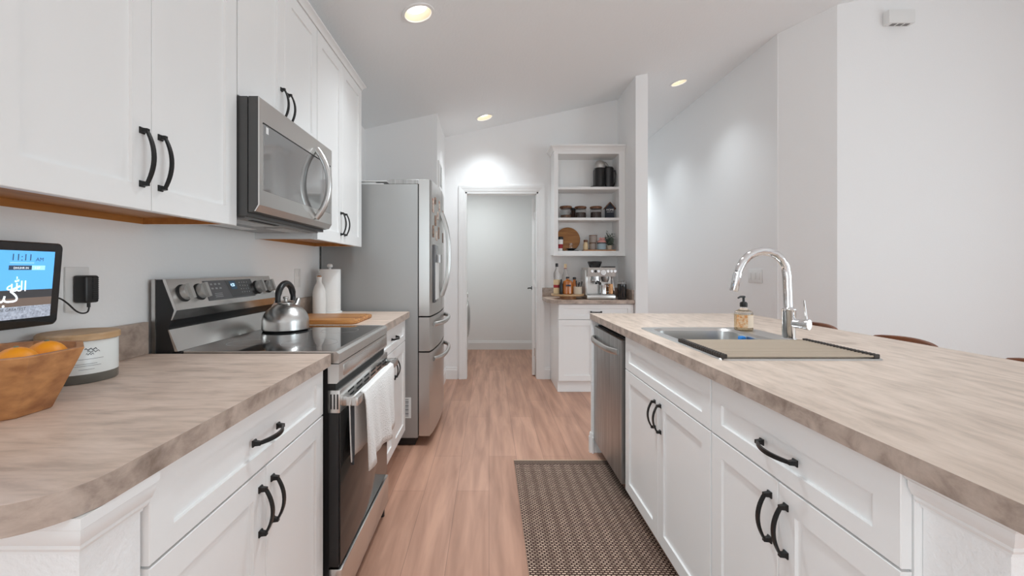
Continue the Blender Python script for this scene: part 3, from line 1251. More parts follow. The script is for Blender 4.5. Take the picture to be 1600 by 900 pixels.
g.box(1.162, 2.008, .9085, 1.1885, 2.036, .932, .006, 3)
solo('dish_sponge', g, 'sponge', 'bright blue sponge on the inner side of the sink', 'sponge', (1.17, 2.015, .9085))

mt = thing('drying_rack', 'roll up rod drying rack laid over the front of the sink', 'drying rack', (1.04, 1.62, RZ + .005))
g = G()
MZ = RZ + .0115
nr = 22
for k in range(nr):
    yy = 1.455 + (1.781 - 1.455) * k / (nr - 1)
    g.tube([(.791, yy, MZ), (1.290, yy, MZ)], (.0036 if k % 2 else .0032), 8)
build('rods', g, 'rod', mt)
for (xa, n) in ((.785, 0), (1.294, 1)):
    g = G()
    for k in range(nr):
        yy = 1.455 + (1.781 - 1.455) * k / (nr - 1)
        g.box(xa - .010, yy - .0055, MZ - .0062, xa + .010, yy + .0045, MZ + .0078, .002, 1)
    g.box(xa - .008, 1.452, MZ - .004, xa + .008, 1.784, MZ + .004)
    build('silicone_strip', g, 'silicone', mt)

# ------------------------------------------------------------------ things on the left counter
bo = thing('fruit_bowl', 'faceted acacia wood bowl holding oranges on the near counter', 'bowl', (-1.004, .883, LZ))


def octo(rad, z):
    return [(-1.004 + rad * math.cos(-.409 + k * math.pi / 4), .883 + rad * math.sin(-.409 + k * math.pi / 4), z) for k in range(8)]


g = G()
g.loops([octo(.088, LZ + .0005), octo(.091, LZ + .003), octo(.144, 1.0755), octo(.1435, 1.0775), octo(.131, 1.0775), octo(.114, 1.030), octo(.09, 1.0205)])
build('bowl_wood', g, 'acacia', bo)
bo.children[0].name = 'bowl'
og = None
for (px_, ox_, oy_, oz_, lab) in ((0, -.930, .856, 1.0563, 'large orange at the open front of the wooden bowl'),
                                  (1, -.944, .929, 1.0563, 'orange at the candle side of the wooden bowl')):
    if og is None:
        og = thing('orange', lab, 'orange', (ox_, oy_, oz_), 'oranges in the wooden bowl')
        g = G()
        g.ball((ox_, oy_, oz_), .0355, .98)
        build('peel', g, 'orange', og)
        g = G()
        g.lathe((ox_, oy_, oz_ + .0345), [(.004, 0), (.0035, .002), (.001, .0022)], 8)
        build('stem_button', g, 'leaf', og)
    else:
        dup(og, (ox_, oy_, oz_), lab, 'oranges in the wooden bowl')

cx, cy = -1.087, 1.155
ca = thing('jar_candle', 'wide white jar candle with a wooden lid behind the fruit bowl', 'candle', (cx, cy, LZ))
g = G()
g.lathe((cx, cy, LZ), [(.078, .0005), (.080, .004), (.080, .024)], 40)
build('jar_base', g, 'candlefoot', ca)
g = G()
g.lathe((cx, cy, LZ), [(.080, .024), (.0802, .104), (.078, .108)], 40)
jr = build('jar', g, 'candleglass', ca)
g = G()
g.lathe((cx, cy, LZ), [(.080, .108), (.0845, .110), (.0845, .122), (.081, .126)], 40)
build('lid', g, 'paleboard', ca)
g = G()
for (zz, a0, a1, th) in ((.086, -40, -22, .004), (.080, -36, -18, .003), (.074, -38, -27, .003), (.062, -60, -12, .0012), (.050, -58, -22, .0012), (.045, -60, -16, .0012), (.036, -48, -26, .0012)):
    prev = None
    for i in range(9):
        a = R(a0 + (a1 - a0) * i / 8)
        wv = .0025 * math.sin(i * 2.1) if th > .002 else 0
        p = (cx + .0808 * math.cos(a), cy + .0808 * math.sin(a), LZ + zz + wv)
        if prev:
            q0, q1 = prev, p
            g.quad(q0, q1, (q1[0], q1[1], q1[2] + th * .6), (q0[0], q0[1], q0[2] + th * .6))
        prev = p
build('label_print', g, 'ink', jr, recalc=False)

# tablet on the wall
TY1, TY0 = 1.157, .80
tb = thing('wall_tablet', 'black framed tablet showing a clock on the wall above the bowl', 'tablet', (-1.15, .98, 1.10))
ta, tbm = Vector((-1.130, 0, 1.311)), Vector((-1.148, 0, 1.099))   # top and bottom of the tilted front
td = (tbm - ta).normalized()
tn = Vector((-td.z, 0, td.x))
if tn.x < 0:
    tn = -tn
TH = (tbm - ta).length


def tp(y, s, o):
    p = ta + td * s + tn * o
    return Vector((p.x, y, p.z))


def rounded(y0, y1, s0, s1, r, o):
    out = []
    for (cy_, cs_, a0) in ((y1 - r, s1 - r, 0), (y0 + r, s1 - r, 90), (y0 + r, s0 + r, 180), (y1 - r, s0 + r, 270)):
        for i in range(6):
            a = R(a0 + 90 * i / 5)
            out.append(tuple(tp(cy_ + r * math.cos(a), cs_ + r * math.sin(a), o)))
    return out


g = G()
g.loops([rounded(TY0 + .004, TY1 - .004, .004, TH - .004, .012, -.016), rounded(TY0, TY1, 0, TH, .014, -.010), rounded(TY0, TY1, 0, TH, .014, -.002), rounded(TY0 + .002, TY1 - .002, .002, TH - .002, .013, 0)])
build('frame', g, 'bglass', tb)
g = G()
g.box(WL + .001, .93, 1.15, -1.146, 1.03, 1.26)
build('wall_mount', g, 'plastic_black', tb)
g = G()
S0, S1, SB0, SB1 = TY0 + .022, TY1 - .022, .022, TH - .024


def sp(ya, yb, s0, s1, o0=.0002, o1=.0006, mi=0):
    g.mi = mi
    g.loops([[tp(ya, s0, o), tp(yb, s0, o), tp(yb, s1, o), tp(ya, s1, o)] for o in (o0, o1)])


sp(S0, S1, SB0, .118)
sp(S0, S1, .118, .140, mi=2)
sp(S0, S1, .138, .158, .0002, .0007, mi=3)
sp(S0, S1, .158, SB1, mi=4)
for (ya, yb, a, b) in ((1.030, 1.085, .0505, .0525),):
    sp(ya, yb, a, b, .0006, .0008, 1)
scn = build('screen', g, ['scr_sky', 'scr_cloud', 'scr_fence', 'scr_bank', 'scr_sand'], tb)
up = -td
text('clock_time', '11:11', tp(1.030, .046, .0012), (0, 1, 0), up, .0235, 'scr_dark', scn, wide=.98)
text('clock_half', 'AM', tp(1.088, .047, .0012), (0, 1, 0), up, .0135, 'scr_dark', scn)
g = G()
sp(1.028, 1.080, .058, .069, .0009, .0011)
sp(1.080, 1.112, .058, .069, .0009, .0011, 1)
build('status_pill', g, ['scr_dark', 'scr_pill'], scn)
text('pill_text', 'DHUHR IN', tp(1.038, .0665, .0014), (0, 1, 0), up, .0072, 'scr_white', scn)
text('pill_time', '1:27', tp(1.086, .0665, .0014), (0, 1, 0), up, .0080, 'scr_white', scn)
text('calligraphy_upper', '\ufdf2', tp(1.026, .121, .0013), (0, 1, 0), up, .036, 'scr_white', scn)
text('calligraphy_lower', '\ufeae\ufe92\ufedb', tp(.990, .147, .0013), (0, 1, 0), up, .058, 'scr_white', scn)
text('caption', 'ALLAH IS THE GREATEST', tp(.965, .168, .0013), (0, 1, 0), up, .0098, 'scr_fence', scn)

# outlet, adapter
g = G()
g.box(WL, 1.217, 1.122, WL + .006, 1.290, 1.250, .002)
ol = solo('wall_outlet', g, 'white', 'white outlet plate with the charger plugged in beside the tablet', 'outlet', (WL, 1.25, 1.186))
ad = thing('power_adapter', 'black ribbed power adapter plugged into the outlet beside the tablet', 'charger', (WL + .006, 1.27, 1.18))
g = G()
g.box(WL + .0065, 1.236, 1.147, WL + .046, 1.279, 1.226, .006, 3)
for k in range(11):
    z = 1.158 + k * .006
    g.box(WL + .045, 1.256, z, WL + .048, 1.274, z + .003)
build('housing', g, 'plastic_black', ad)
g = G()
pts = [(-1.152, 1.14, 1.17), (-1.15, 1.165, 1.166), (-1.152, 1.19, 1.150), (-1.154, 1.215, 1.128), (-1.155, 1.235, 1.119), (-1.155, 1.252, 1.121), (-1.156, 1.258, 1.135), (-1.157, 1.258, 1.152)]
sm = []
for i in range(len(pts) - 1):
    for k in range(4):
        p_1 = Vector(pts[max(0, i - 1)]); p_2 = Vector(pts[i]); p_3 = Vector(pts[i + 1]); p_4 = Vector(pts[min(len(pts) - 1, i + 2)])
        tt = k / 4
        sm.append(.5 * ((2 * p_2) + (-p_1 + p_3) * tt + (2 * p_1 - 5 * p_2 + 4 * p_3 - p_4) * tt ** 2 + (-p_1 + 3 * p_2 - 3 * p_3 + p_4) * tt ** 3))
sm.append(Vector(pts[-1]))
g.tube(sm, .0022, 8)
g.cyl((-1.157, 1.258, 1.134), (-1.157, 1.258, 1.151), .0042, seg=10)
build('cable', g, 'plastic_black', ad)

g = G()
g.box(WL, 2.66, 1.13, WL + .006, 2.735, 1.245, .002)
g.box(WL + .006, 2.682, 1.195, WL + .008, 2.713, 1.228, .002)
g.box(WL + .006, 2.682, 1.147, WL + .008, 2.713, 1.180, .002)
solo('wall_outlet', g, 'white', 'white double outlet on the wall between the range and paper towels', 'outlet', (WL, 2.7, 1.19))

# ------------------------------------------------------------------ kettle and towel
kx, ky = -.955, 2.045
ke = thing('tea_kettle', 'round stainless kettle with a black loop handle on the cooktop', 'kettle', (kx, ky, CZ))
g = G()
g.lathe((kx, ky, CZ), [(.088, .0005), (.098, .003), (.100, .0055)], 40)
build('kettle_base', g, 'plastic_black', ke)
g = G()
pr = [(.100, .006), (.1025, .009), (.1025, .045)]
for i in range(1, 13):
    a = R(90 * i / 12)
    pr.append((.1025 * math.cos(a) if i < 12 else .03, .04 + .088 * math.sin(a) if i < 12 else .1275))
pr = [p for p in pr if p[0] >= .032]
pr.append((.030, .1275))
g.lathe((kx, ky, CZ), pr, 40)
build('kettle_body', g, 'steel', ke)
g = G()
g.lathe((kx, ky, CZ), [(.036, .1255), (.036, .130), (.026, .135), (.008, .137), (.008, .147), (.013, .150), (.011, .158), (.004, .160)], 24)
build('lid', g, 'steel', ke)
hv = Vector((.06, .998, 0))
g = G()
pts, rs = [], []
for i in range(19):
    a = R(-12 + 204 * i / 18)
    pts.append(Vector((kx, ky, CZ + .150)) + hv * (-.068 * math.cos(a)) + Vector((0, 0, .070 * math.sin(a))))
    rs.append(.0145 if 2 < i < 16 else .012)
g.tube(pts, rs, 12)
build('handle', g, 'plastic_black', ke)
g = G()
s0 = Vector((kx, ky, CZ + .095)) + hv * .078
g.tube([s0, s0 + hv * .022 + Vector((0, 0, .018)), s0 + hv * .038 + Vector((0, 0, .042))], [.021, .017, .0145], 14)
build('spout', g, 'steel', ke)

tw = thing('dish_towel', 'white waffle dish towel hanging over the oven door handle', 'towel', (-.47, 1.85, hz))
g = G()


def cloth(ya, yb, prof, n=26, seed=0, edge=.012):
    rows = []
    for (x, z, k) in prof:
        row = []
        for i in range(n + 1):
            s = i / n
            y = ya + (yb - ya) * s
            wv = k * (.010 * math.sin(s * 11 + seed) + .006 * math.sin(s * 23 + 1.3 * seed + z * 9))
            zz = z + k * edge * math.sin(s * 5.1 + seed) - k * .02 * (1 - s) * (1 if seed else 1)
            row.append((x + wv + .004 * k, y + .01 * k * math.sin(z * 14 + seed), zz))
        rows.append(row)
    for a, b in zip(rows, rows[1:]):
        for i in range(n):
            g.quad(a[i], a[i + 1], b[i + 1], b[i])


xo, xi = -.4575, -.4905
front = [(-.474, hz + .0205, 0), (xo - .002, hz + .014, .05), (xo + .003, hz - .01, .12)]
for i in range(1, 10):
    front.append((xo + .004 + .004 * i / 9, hz - .01 - .255 * i / 9, .12 + .88 * i / 9))
cloth(1.600, 2.085, front, seed=.6)
back = [(-.474, hz + .0205, 0), (xi + .002, hz + .012, .05), (xi - .004, hz - .012, .1)]
for i in range(1, 8):
    back.append((xi - .004 + .001 * i / 7, hz - .012 - .20 * i / 7, .1 + .35 * i / 7))
cloth(1.540, 2.02, back, seed=2.2, edge=.02)
bmesh.ops.remove_doubles(g.bm, verts=g.bm.verts, dist=1e-4)
ob = build('towel_cloth', g, 'towel', tw, recalc=False)
mo = ob.modifiers.new('thick', 'SOLIDIFY')
mo.thickness = .004
mo.offset = 0
g = G()
cloth(1.5385, 1.578, [(x + .0045, z - .012 * k, k) for (x, z, k) in back[2:]], n=4, seed=2.2, edge=.02)
st = build('side_stripe', g, 'stripe', tw, recalc=False)
st['label'] = 'charcoal edge stripe'

# ------------------------------------------------------------------ things on the far left counter
cb = thing('cutting_board', 'striped hardwood cutting board on the counter behind the range', 'cutting board', (-.9, 2.46, LZ))
g = G()
g.loops([rr(-1.12, -.705, 2.285, 2.62, .03, LZ + .0005), rr(-1.125, -.70, 2.28, 2.625, .03, LZ + .006), rr(-1.125, -.70, 2.28, 2.625, .03, LZ + .018), rr(-1.118, -.707, 2.287, 2.618, .03, LZ + .023),
         rr(-1.105, -.72, 2.30, 2.605, .025, LZ + .023), rr(-1.099, -.726, 2.306, 2.599, .024, LZ + .019), rr(-1.093, -.732, 2.312, 2.593, .022, LZ + .023)])
build('board', g, 'board', cb)
ox_, oy_ = -1.088, 2.79
ob_ = thing('oil_dispenser', 'slim white oil bottle with a metal spout in front of the paper towels', 'bottle', (ox_, oy_, LZ))
g = G()
g.lathe((ox_, oy_, LZ), [(.036, .0005), (.040, .004), (.041, .10), (.039, .15), (.028, .185), (.0155, .205), (.0155, .232), (.017, .234), (.017, .240), (.012, .241)], 28)
build('bottle', g, 'ceramic', ob_)
g = G()
g.mi = 1
g.lathe((ox_, oy_, LZ), [(.012, .241), (.014, .244), (.012, .248), (.004, .250)], 16)
g.mi = 0
g.tube([(ox_, oy_, LZ + .254), (ox_ - .002, oy_, LZ + .275), (ox_ + .004, oy_, LZ + .292)], [.0035, .003, .0025], 8)
build('spout', g, ['steel_dark', 'copper'], ob_)
px_, py_ = -1.062, 2.905
ph = thing('paper_towel_holder', 'white upright paper towel holder against the refrigerator side', 'towel holder', (px_, py_, LZ))
g = G()
g.lathe((px_, py_, LZ), [(.078, .0005), (.078, .008), (.074, .011)], 36)
build('base', g, 'white', ph)
g = G()
g.lathe((px_, py_, LZ), [(.008, .011), (.008, .300), (.017, .303), (.019, .312), (.015, .322), (.006, .326)], 20)
build('rod', g, 'white', ph)
g = G()
rings = []
for r, z in ((.020, .012), (.068, .012), (.069, .014), (.069, .288), (.068, .290), (.020, .290)):
    rings.append([(px_ + r * math.cos(k * math.pi / 20), py_ + r * math.sin(k * math.pi / 20), LZ + z) for k in range(40)])
g.loops(rings, closed=True)
solo('paper_towel_roll', g, 'paper', 'white paper towel roll standing on its holder near the refrigerator', 'paper towels', (px_, py_, LZ + .012))

# ------------------------------------------------------------------ rug
rg = thing('kitchen_rug', 'dark brown and cream woven runner on the floor along the island', 'rug', (.46, 2.0, 0))
g = G()
g.box(.162, .95, .001, .765, 2.755, .009, .003)
build('weave', g, 'rug', rg)
g = G()
g.box(.162, 2.7555, .001, .765, 2.808, .009, .002)
build('border', g, 'rug_border', rg)
g = G()
g.box(.160, 2.8085, .001, .767, 2.818, .010, .003)
build('binding', g, 'fringe', rg)

# ------------------------------------------------------------------ stools behind the island
def make_stool(x, y, lab):
    t = thing('counter_stool', lab, 'stool', (x, y, 0), 'counter stools along the far side of the island')
    g = G()
    g.loops([rr(x - .19, x + .19, y - .20, y + .20, .06, .600), rr(x - .20, x + .20, y - .21, y + .21, .07, .612), rr(x - .20, x + .20, y - .21, y + .21, .07, .632), rr(x - .185, x + .185, y - .195, y + .195, .06, .642)])
    build('seat', g, 'stoolwood', t)
    for (a, b) in ((-1, -1), (-1, 1), (1, -1), (1, 1)):
        g = G()
        g.cyl((x + a * .15, y + b * .16, .602), (x + a * .19, y + b * .20, .0005), .019, .013, 14)
        build('leg', g, 'black', t)
    for (a0, b0, a1, b1, z) in ((-1, -1, -1, 1, .20), (1, -1, 1, 1, .20), (-1, -1, 1, -1, .26), (-1, 1, 1, 1, .26)):
        g = G()
        k = .19 - .04 * z / .6
        k2 = .20 - .04 * z / .6
        g.cyl((x + a0 * k, y + b0 * k2, z), (x + a1 * k, y + b1 * k2, z), .009, seg=10)
        build('stretcher', g, 'black', t)
    for b in (-1, 1):
        g = G()
        g.cyl((x + .175, y + b * .12, .635), (x + .198, y + b * .120, .84), .011, seg=10)
        build('back_post', g, 'black', t)
    # curved wooden back
    g = G()
    rings = []
    for i in range(15):
        k = -1 + 2 * i / 14
        yy = y + .174 * k
        xx = x + .215 - .05 * k * k
        e = max(0, abs(k) - .8) / .2
        zt_ = .925 - .012 * k * k - .03 * e * e
        zb_ = .82 + .03 * e * e
        rings.append([(xx - .011, yy, zb_), (xx + .011, yy, zb_), (xx + .014, yy, (zb_ + zt_) / 2), (xx + .010, yy, zt_ - .004), (xx, yy, zt_), (xx - .010, yy, zt_ - .004), (xx - .014, yy, (zb_ + zt_) / 2)])
    g.loops(rings)
    build('backrest', g, 'stoolwood', t)
    return t


s1 = make_stool(1.753, 2.03, 'chestnut counter stool, middle of the three behind the island')
dup(s1, (1.753, 2.571, 0), 'chestnut counter stool showing just past the faucet, farthest from the camera', 'counter stools along the far side of the island')
dup(s1, (1.753, 1.471, 0), 'chestnut counter stool cut by the picture edge, nearest the camera', 'counter stools along the far side of the island')

# ------------------------------------------------------------------ recessed lights and wall devices
def make_light(x, y, lab, spot=True):
    zc = ceil_z(x)
    t = thing('recessed_light', lab, 'ceiling light', (x, y, zc), 'recessed ceiling lights')
    sl = Matrix.Rotation(-math.atan(.218), 4, 'Y')

    def ringp(r, dz):
        out = []
        for k in range(32):
            v = sl @ Vector((r * math.cos(k * math.pi / 16), r * math.sin(k * math.pi / 16), dz))
            out.append((x + v.x, y + v.y, zc + v.z))
        return out
    g = G()
    g.loops([ringp(.098, -.0004), ringp(.096, -.006), ringp(.080, -.008), ringp(.0775, .0)], False, False)
    build('trim_ring', g, 'trim', t)
    g = G()
    g.loops([ringp(.0775, -.001), ringp(.060, .032)], False, False)
    build('baffle', g, 'baffle', t)
    g = G()
    g.loops([ringp(.0602, .0318), ringp(.001, .0318)], False, False)
    build('lens', g, 'lens', t)
    return t


def lamp_light(x, y, w):
    l = bpy.data.lights.new('lamp_and_fill_beam', 'SPOT')
    l.energy = w
    l.spot_size = R(115)
    l.spot_blend = 1.0
    l.shadow_soft_size = .08
    l.color = (.87, .955, 1.0)
    o = bpy.data.objects.new('lamp_and_fill_beam', l)
    COL.objects.link(o)
    o.location = (x, y, ceil_z(x) - .03)


lights = [(-.418, 2.56, 'lit recessed light nearest the camera, above the left cabinets'),
          (-.047, 4.55, 'lit recessed light over the doorway at the back'),
          (2.09, 4.79, 'lit recessed light in the hall past the white partition')]
l0 = None
for (x, y, lab) in lights:
    if l0 is None:
        l0 = make_light(x, y, lab)
    else:
        dup(l0, (x, y, ceil_z(x)), lab, 'recessed ceiling lights')
    lamp_light(x, y, {2.56: 22, 4.55: 34, 4.79: 23}[y])
for (x, y, w) in ((2.09, 6.2, 23), (2.1, 7.6, 85), (.9, 2.2, 42), (.15, 2.15, 92)):     # first is a hidden hall lamp, the others are added unseen to brighten
    lamp_light(x, y, w)
l = bpy.data.lights.new('laundry_fill', 'AREA')  # unseen light added so the laundry room does not go dark
l.shape = 'DISK'
l.size = .3
l.energy = 7.6
l.color = (.89, .965, .965)
o = bpy.data.objects.new('laundry_fill', l)
COL.objects.link(o)
o.location = (-.2, 5.9, 2.42)

ch = thing('wall_chime', 'white door chime box high on the blank right wall', 'chime', (3.445, 3.69, 3.30))
g = G()
g.box(3.335, 3.69, 3.297, 3.555, 3.625, 3.41, .006)
build('cover', g, 'white', ch)
g = G()
for k in range(3):
    g.box(3.375 + k * .055, 3.675, 3.2955, 3.415 + k * .055, 3.64, 3.2985)
build('sound_slots', g, 'slot_grey', ch)
sw = thing('light_switch', 'white wide switch plate on the hall wall behind the faucet', 'switch', (2.672, 4.36, 1.17))
g = G()
g.box(2.664, 4.25, 1.105, 2.6715, 4.475, 1.24, .003)
build('plate', g, 'white', sw)
for k in range(3):
    g = G()
    yy = 4.29 + k * .073
    g.box(2.659, yy - .016, 1.14, 2.6645, yy + .016, 1.205, .002)
    build('rocker', g, 'white', sw)
vt = thing('air_return_grille', 'white air grille on the wall beyond the refrigerator', 'vent', (-.496, 4.36, 2.1))
g = G()
for (a, b, c, d_) in ((4.22, 4.245, 2.03, 2.30), (4.475, 4.50, 2.03, 2.30), (4.245, 4.475, 2.03, 2.055), (4.245, 4.475, 2.275, 2.30)):
    g.box(-.4965, a, c, -.480, b, d_, .003)
build('frame', g, 'white', vt)
g = G()
for k in range(11):
    z = 2.060 + k * .0195
    g.loops([[(-.4965, yy, z + .012), (-.4965, yy, z + .016), (-.485, yy, z + .006), (-.485, yy, z + .002)] for yy in (4.244, 4.476)])
build('louvers', g, 'white', vt)

# front loading washer seen past the left door jamb
ws = thing('washing_machine', 'white front load washer just inside the laundry doorway', 'washer', (-.62, 5.62, 0))
g = G()
g.box(-1.02, 5.30, .01, -.288, 5.95, .98, .012)
build('cabinet_body', g, 'white', ws)
g = G()
seg = 32


def wd_ring(r, x):
    return [(x, 5.63 + r * math.cos(2 * math.pi * k / seg), .60 + r * math.sin(2 * math.pi * k / seg)) for k in range(seg)]


g.loops([wd_ring(.235, -.287), wd_ring(.235, -.270), wd_ring(.19, -.256)], True, False)
d = build('door_ring', g, 'steel', ws)
g = G()
g.loops([wd_ring(.189, -.257), wd_ring(.15, -.248), wd_ring(.05, -.242), wd_ring(.004, -.241)])
build('door_glass', g, 'bglass', d)
g = G()
g.cyl((-.288, 5.42, .92), (-.262, 5.42, .92), .03)
build('dial', g, 'steel_dark', ws)

# ------------------------------------------------------------------ coffee nook shelves
nk = thing('open_shelf_cabinet', 'white open shelf cabinet with crown top above the espresso machine', 'shelf cabinet', (1.07, 4.78, 1.395))
X0, X1, YF, Z0, Z1 = .695, 1.454, 4.645, 1.395, 2.53
XI0, XI1 = .742, 1.385
g = G()
g.box(X0, YF, Z0, XI0 - .004, YB - .001, Z1)
g.box(XI1 + .004, YF, Z0, X1, YB - .001, Z1)
g.box(XI0 - .004, YF, 2.472, XI1 + .004, YB - .001, Z1)
g.box(XI0 - .004, YB - .012, Z0, XI1 + .004, YB - .001, 2.472)
build('case', g, 'shelf', nk)
g = G()
for (za, zb) in ((Z0, 1.436), (1.764, 1.792), (2.094, 2.122)):
    g = G()
    g.box(XI0 - .0035, YF + (.0 if za == Z0 else .006), za, XI1 + .0035, YB - .0125, zb, .002)
    build('shelf_board', g, 'shelf', nk)
g = G()
cp2 = [(0, 0), (.008, 0), (.012, .02), (.028, .038), (.042, .046), (.042, .062), (0, .062)]
rings = []
for (w, z) in cp2:
    zz = Z1 - .028 + z
    rings.append([(X0 - w, YB - .001, zz), (X0 - w, YF - w, zz), (X1, YF - w, zz), (X1, YF, zz), (X0, YF, zz), (X0, YB - .001, zz)])
g.loops(rings)
build('crown', g, 'trim', nk)
g = G()
g.box(X0 - .008, YF - .008, Z0 - .012, X1, YF + .02, Z0)
build('bottom_rail', g, 'shelf', nk)


def wx(px, Y):
    return (px - 764) * Y / 680


ZA, ZB_, ZC = 2.1225, 1.7925, 1.4365
# pod coffee maker
Y = 4.78
x = wx(937, Y)
pc = thing('pod_coffee_maker', 'black pod coffee maker with chrome dome on the top shelf', 'coffee maker', (x, Y, ZA))
g = G()
g.lathe((x, Y, ZA), [(.055, .022), (.055, .215), (.052, .225)], 24)
g.box(x - .052, Y, ZA + .0005, x + .052, Y + .09, ZA + .225, .01)
build('body', g, 'plastic_black', pc)
g = G()
g.lathe((x, Y, ZA), [(.060, .225), (.061, .25), (.053, .282), (.036, .303), (.012, .311)], 24)
build('dome', g, 'steel', pc)
g = G()
g.lathe((x - .035, Y - .055, ZA), [(.07, .0005), (.07, .012), (.064, .018)], 24, sx=1.2, sy=.75)
build('drip_tray', g, 'plastic_black', pc)
x2 = wx(951, Y)
g = G()
g.lathe((x2, Y + .02, ZA), [(.057, .0005), (.060, .02), (.060, .225), (.05, .24)], 24)
build('water_tank', g, 'smoke', pc)
g = G()
g.tube([(x2 + .045, Y - .03, ZA + .19), (x2 + .052, Y - .065, ZA + .185), (x2 + .055, Y - .075, ZA + .14), (x2 + .052, Y - .07, ZA + .06), (x2 + .046, Y - .03, ZA + .03)], .007, 8)
build('tank_handle', g, 'plastic_black', pc)
g = G()
g.tube([(x + .0, Y, ZA + .290), (x + .06, Y + .02, ZA + .284), (x + .105, Y + .02, ZA + .235)], [.022, .02, .014], 10)
build('lid_arm', g, 'steel_dark', pc)


def lid_jar(px, r, h, fill, fh, lab, Y=4.78):
    x = wx(px, Y)
    t = thing('storage_jar', lab, 'jar', (x, Y, ZB_), 'glass jars on the middle shelf')
    g = G()
    g.lathe((x, Y, ZB_), [(r * .96, .0005), (r, .004), (r, h), (r - .003, h), (r - .003, .006), (.004, .004)], 24, cap1=True)
    build('glass_body', g, 'glass', t)
    g = G()
    g.lathe((x, Y, ZB_), [(r - .005, .0065), (r - .005, fh), (.002, fh + .004)], 20)
    build('contents', g, fill, t)
    g = G()
    g.lathe((x, Y, ZB_), [(r - .006, h - .006), (r - .006, h + .0005), (r + .004, h + .002), (r + .006, h + .012), (r + .002, h + .022), (r - .01, h + .025)], 24)
    build('lid', g, 'lidwood', t)


lid_jar(884, .062, .115, 'granola', .040, 'glass jar with wooden lid, little brown granola in its bottom')
lid_jar(907, .060, .112, 'coffee', .068, 'glass jar with wooden lid, half full of dark beans beside the small dark jar')
lid_jar(931, .060, .112, 'coffee', .072, 'glass jar with wooden lid beside the small house sign')
Y = 4.84
x = wx(895.5, Y)
t = thing('spice_jar', 'small dark jar between the two wooden lidded jars', 'jar', (x, Y, ZB_))
g = G()
g.lathe((x, Y, ZB_), [(.026, .0005), (.028, .004), (.028, .075), (.02, .09), (.02, .10)], 18)
build('glass_body', g, 'coffee', t)
g = G()
g.lathe((x, Y, ZB_), [(.024, .10), (.026, .102), (.026, .125), (.022, .128)], 18)
build('cap', g, 'plastic_black', t)
# house sign
Y = 4.76
x = wx(953.3, Y)
t = thing('house_sign', 'small black house shaped sign with white words on the middle shelf', 'sign', (x, Y, ZB_))
g = G()
g.prism([(-.045, .0005), (.045, .0005), (.045, .118), (0, .172), (-.045, .118)], lambda a, z: (x + a, Y, ZB_ + z), lambda a, z: (x + a, Y + .05, ZB_ + z))
hs = build('house_body', g, 'ink', t)
g = G()
for sg in (-1, 1):
    g.loops([[(x, yy, ZB_ + .174), (x + sg * .062, yy, ZB_ + .104), (x + sg * .060, yy, ZB_ + .116), (x, yy, ZB_ + .186)] for yy in (Y - .008, Y + .055)])
build('roof', g, 'lidwood', t)
text('sign_word', 'HOME', (x, Y - .001, ZB_ + .088), (1, 0, 0), (0, 0, 1), .030, 'white', hs, 'CENTER')
text('sign_words', 'sweet home', (x, Y - .001, ZB_ + .070), (1, 0, 0), (0, 0, 1), .015, 'white', hs, 'CENTER')

# bottom shelf
Y = 4.855
x = .882
t = thing('round_board', 'round wooden board with script leaning at the back of the bottom shelf', 'board', (x, Y, ZC))
g = G()
rb = .136
lean = .16


def rbp(a, r, o):
    z = rb + r * math.sin(a)
    return (x + r * math.cos(a), Y + z * lean * .9 - o, ZC + .001 + z)


g.loops([[rbp(k * math.pi / 20, r, o) for k in range(40)] for r, o in ((rb - .002, 0), (rb, .003), (rb, .012), (rb - .003, .015))])
rbo = build('disc', g, 'round_wood', t)
text('script_word', 'of Good', (x - .050, Y + .130 * lean * .9 - .0165, ZC + .118), (1, 0, 0), (0, lean * .9, 1), .052, 'ink', rbo, shear=.35)
Y = 4.73
x = wx(875.5, Y)
t = thing('travel_cup', 'white paper travel cup with red band and black lid', 'cup', (x, Y, ZC))
g = G()
g.lathe((x, Y, ZC), [(.022, .0005), (.024, .03)], 22)
g.mi = 1
g.lathe((x, Y, ZC), [(.0245, .03), (.028, .075)], 22)
g.mi = 0
g.lathe((x, Y, ZC), [(.0285, .075), (.031, .125)], 22)
build('cup_body', g, ['white', 'label_red'], t)
g = G()
g.lathe((x, Y, ZC), [(.033, .125), (.033, .135), (.029, .15), (.026, .155), (.02, .156)], 22)
build('lid', g, 'plastic_black', t)
Y = 4.72
x = wx(893, Y)
t = thing('serving_saucer', 'black stacked saucer and slate below the small drinking glass', 'saucer', (x, Y, ZC))
g = G()
g.box(x - .055, Y - .035, ZC + .0005, x + .07, Y + .035, ZC + .008, .002)
build('slate', g, 'plastic_black', t)
g = G()
g.lathe((x - .005, Y, ZC + .0085), [(.03, 0), (.045, .012), (.058, .018), (.058, .021), (.03, .016)], 28, sy=.6)
build('saucer', g, 'plastic_black', t)
g = G()
zq = ZC + .0255
g.lathe((x - .008, Y, zq), [(.019, 0), (.021, .003), (.022, .062), (.0195, .062), (.018, .006), (.002, .005)], 22, cap1=True)
solo('drinking_glass', g, 'glass', 'small clear drinking glass standing on the black saucer', 'glass', (x, Y, zq))
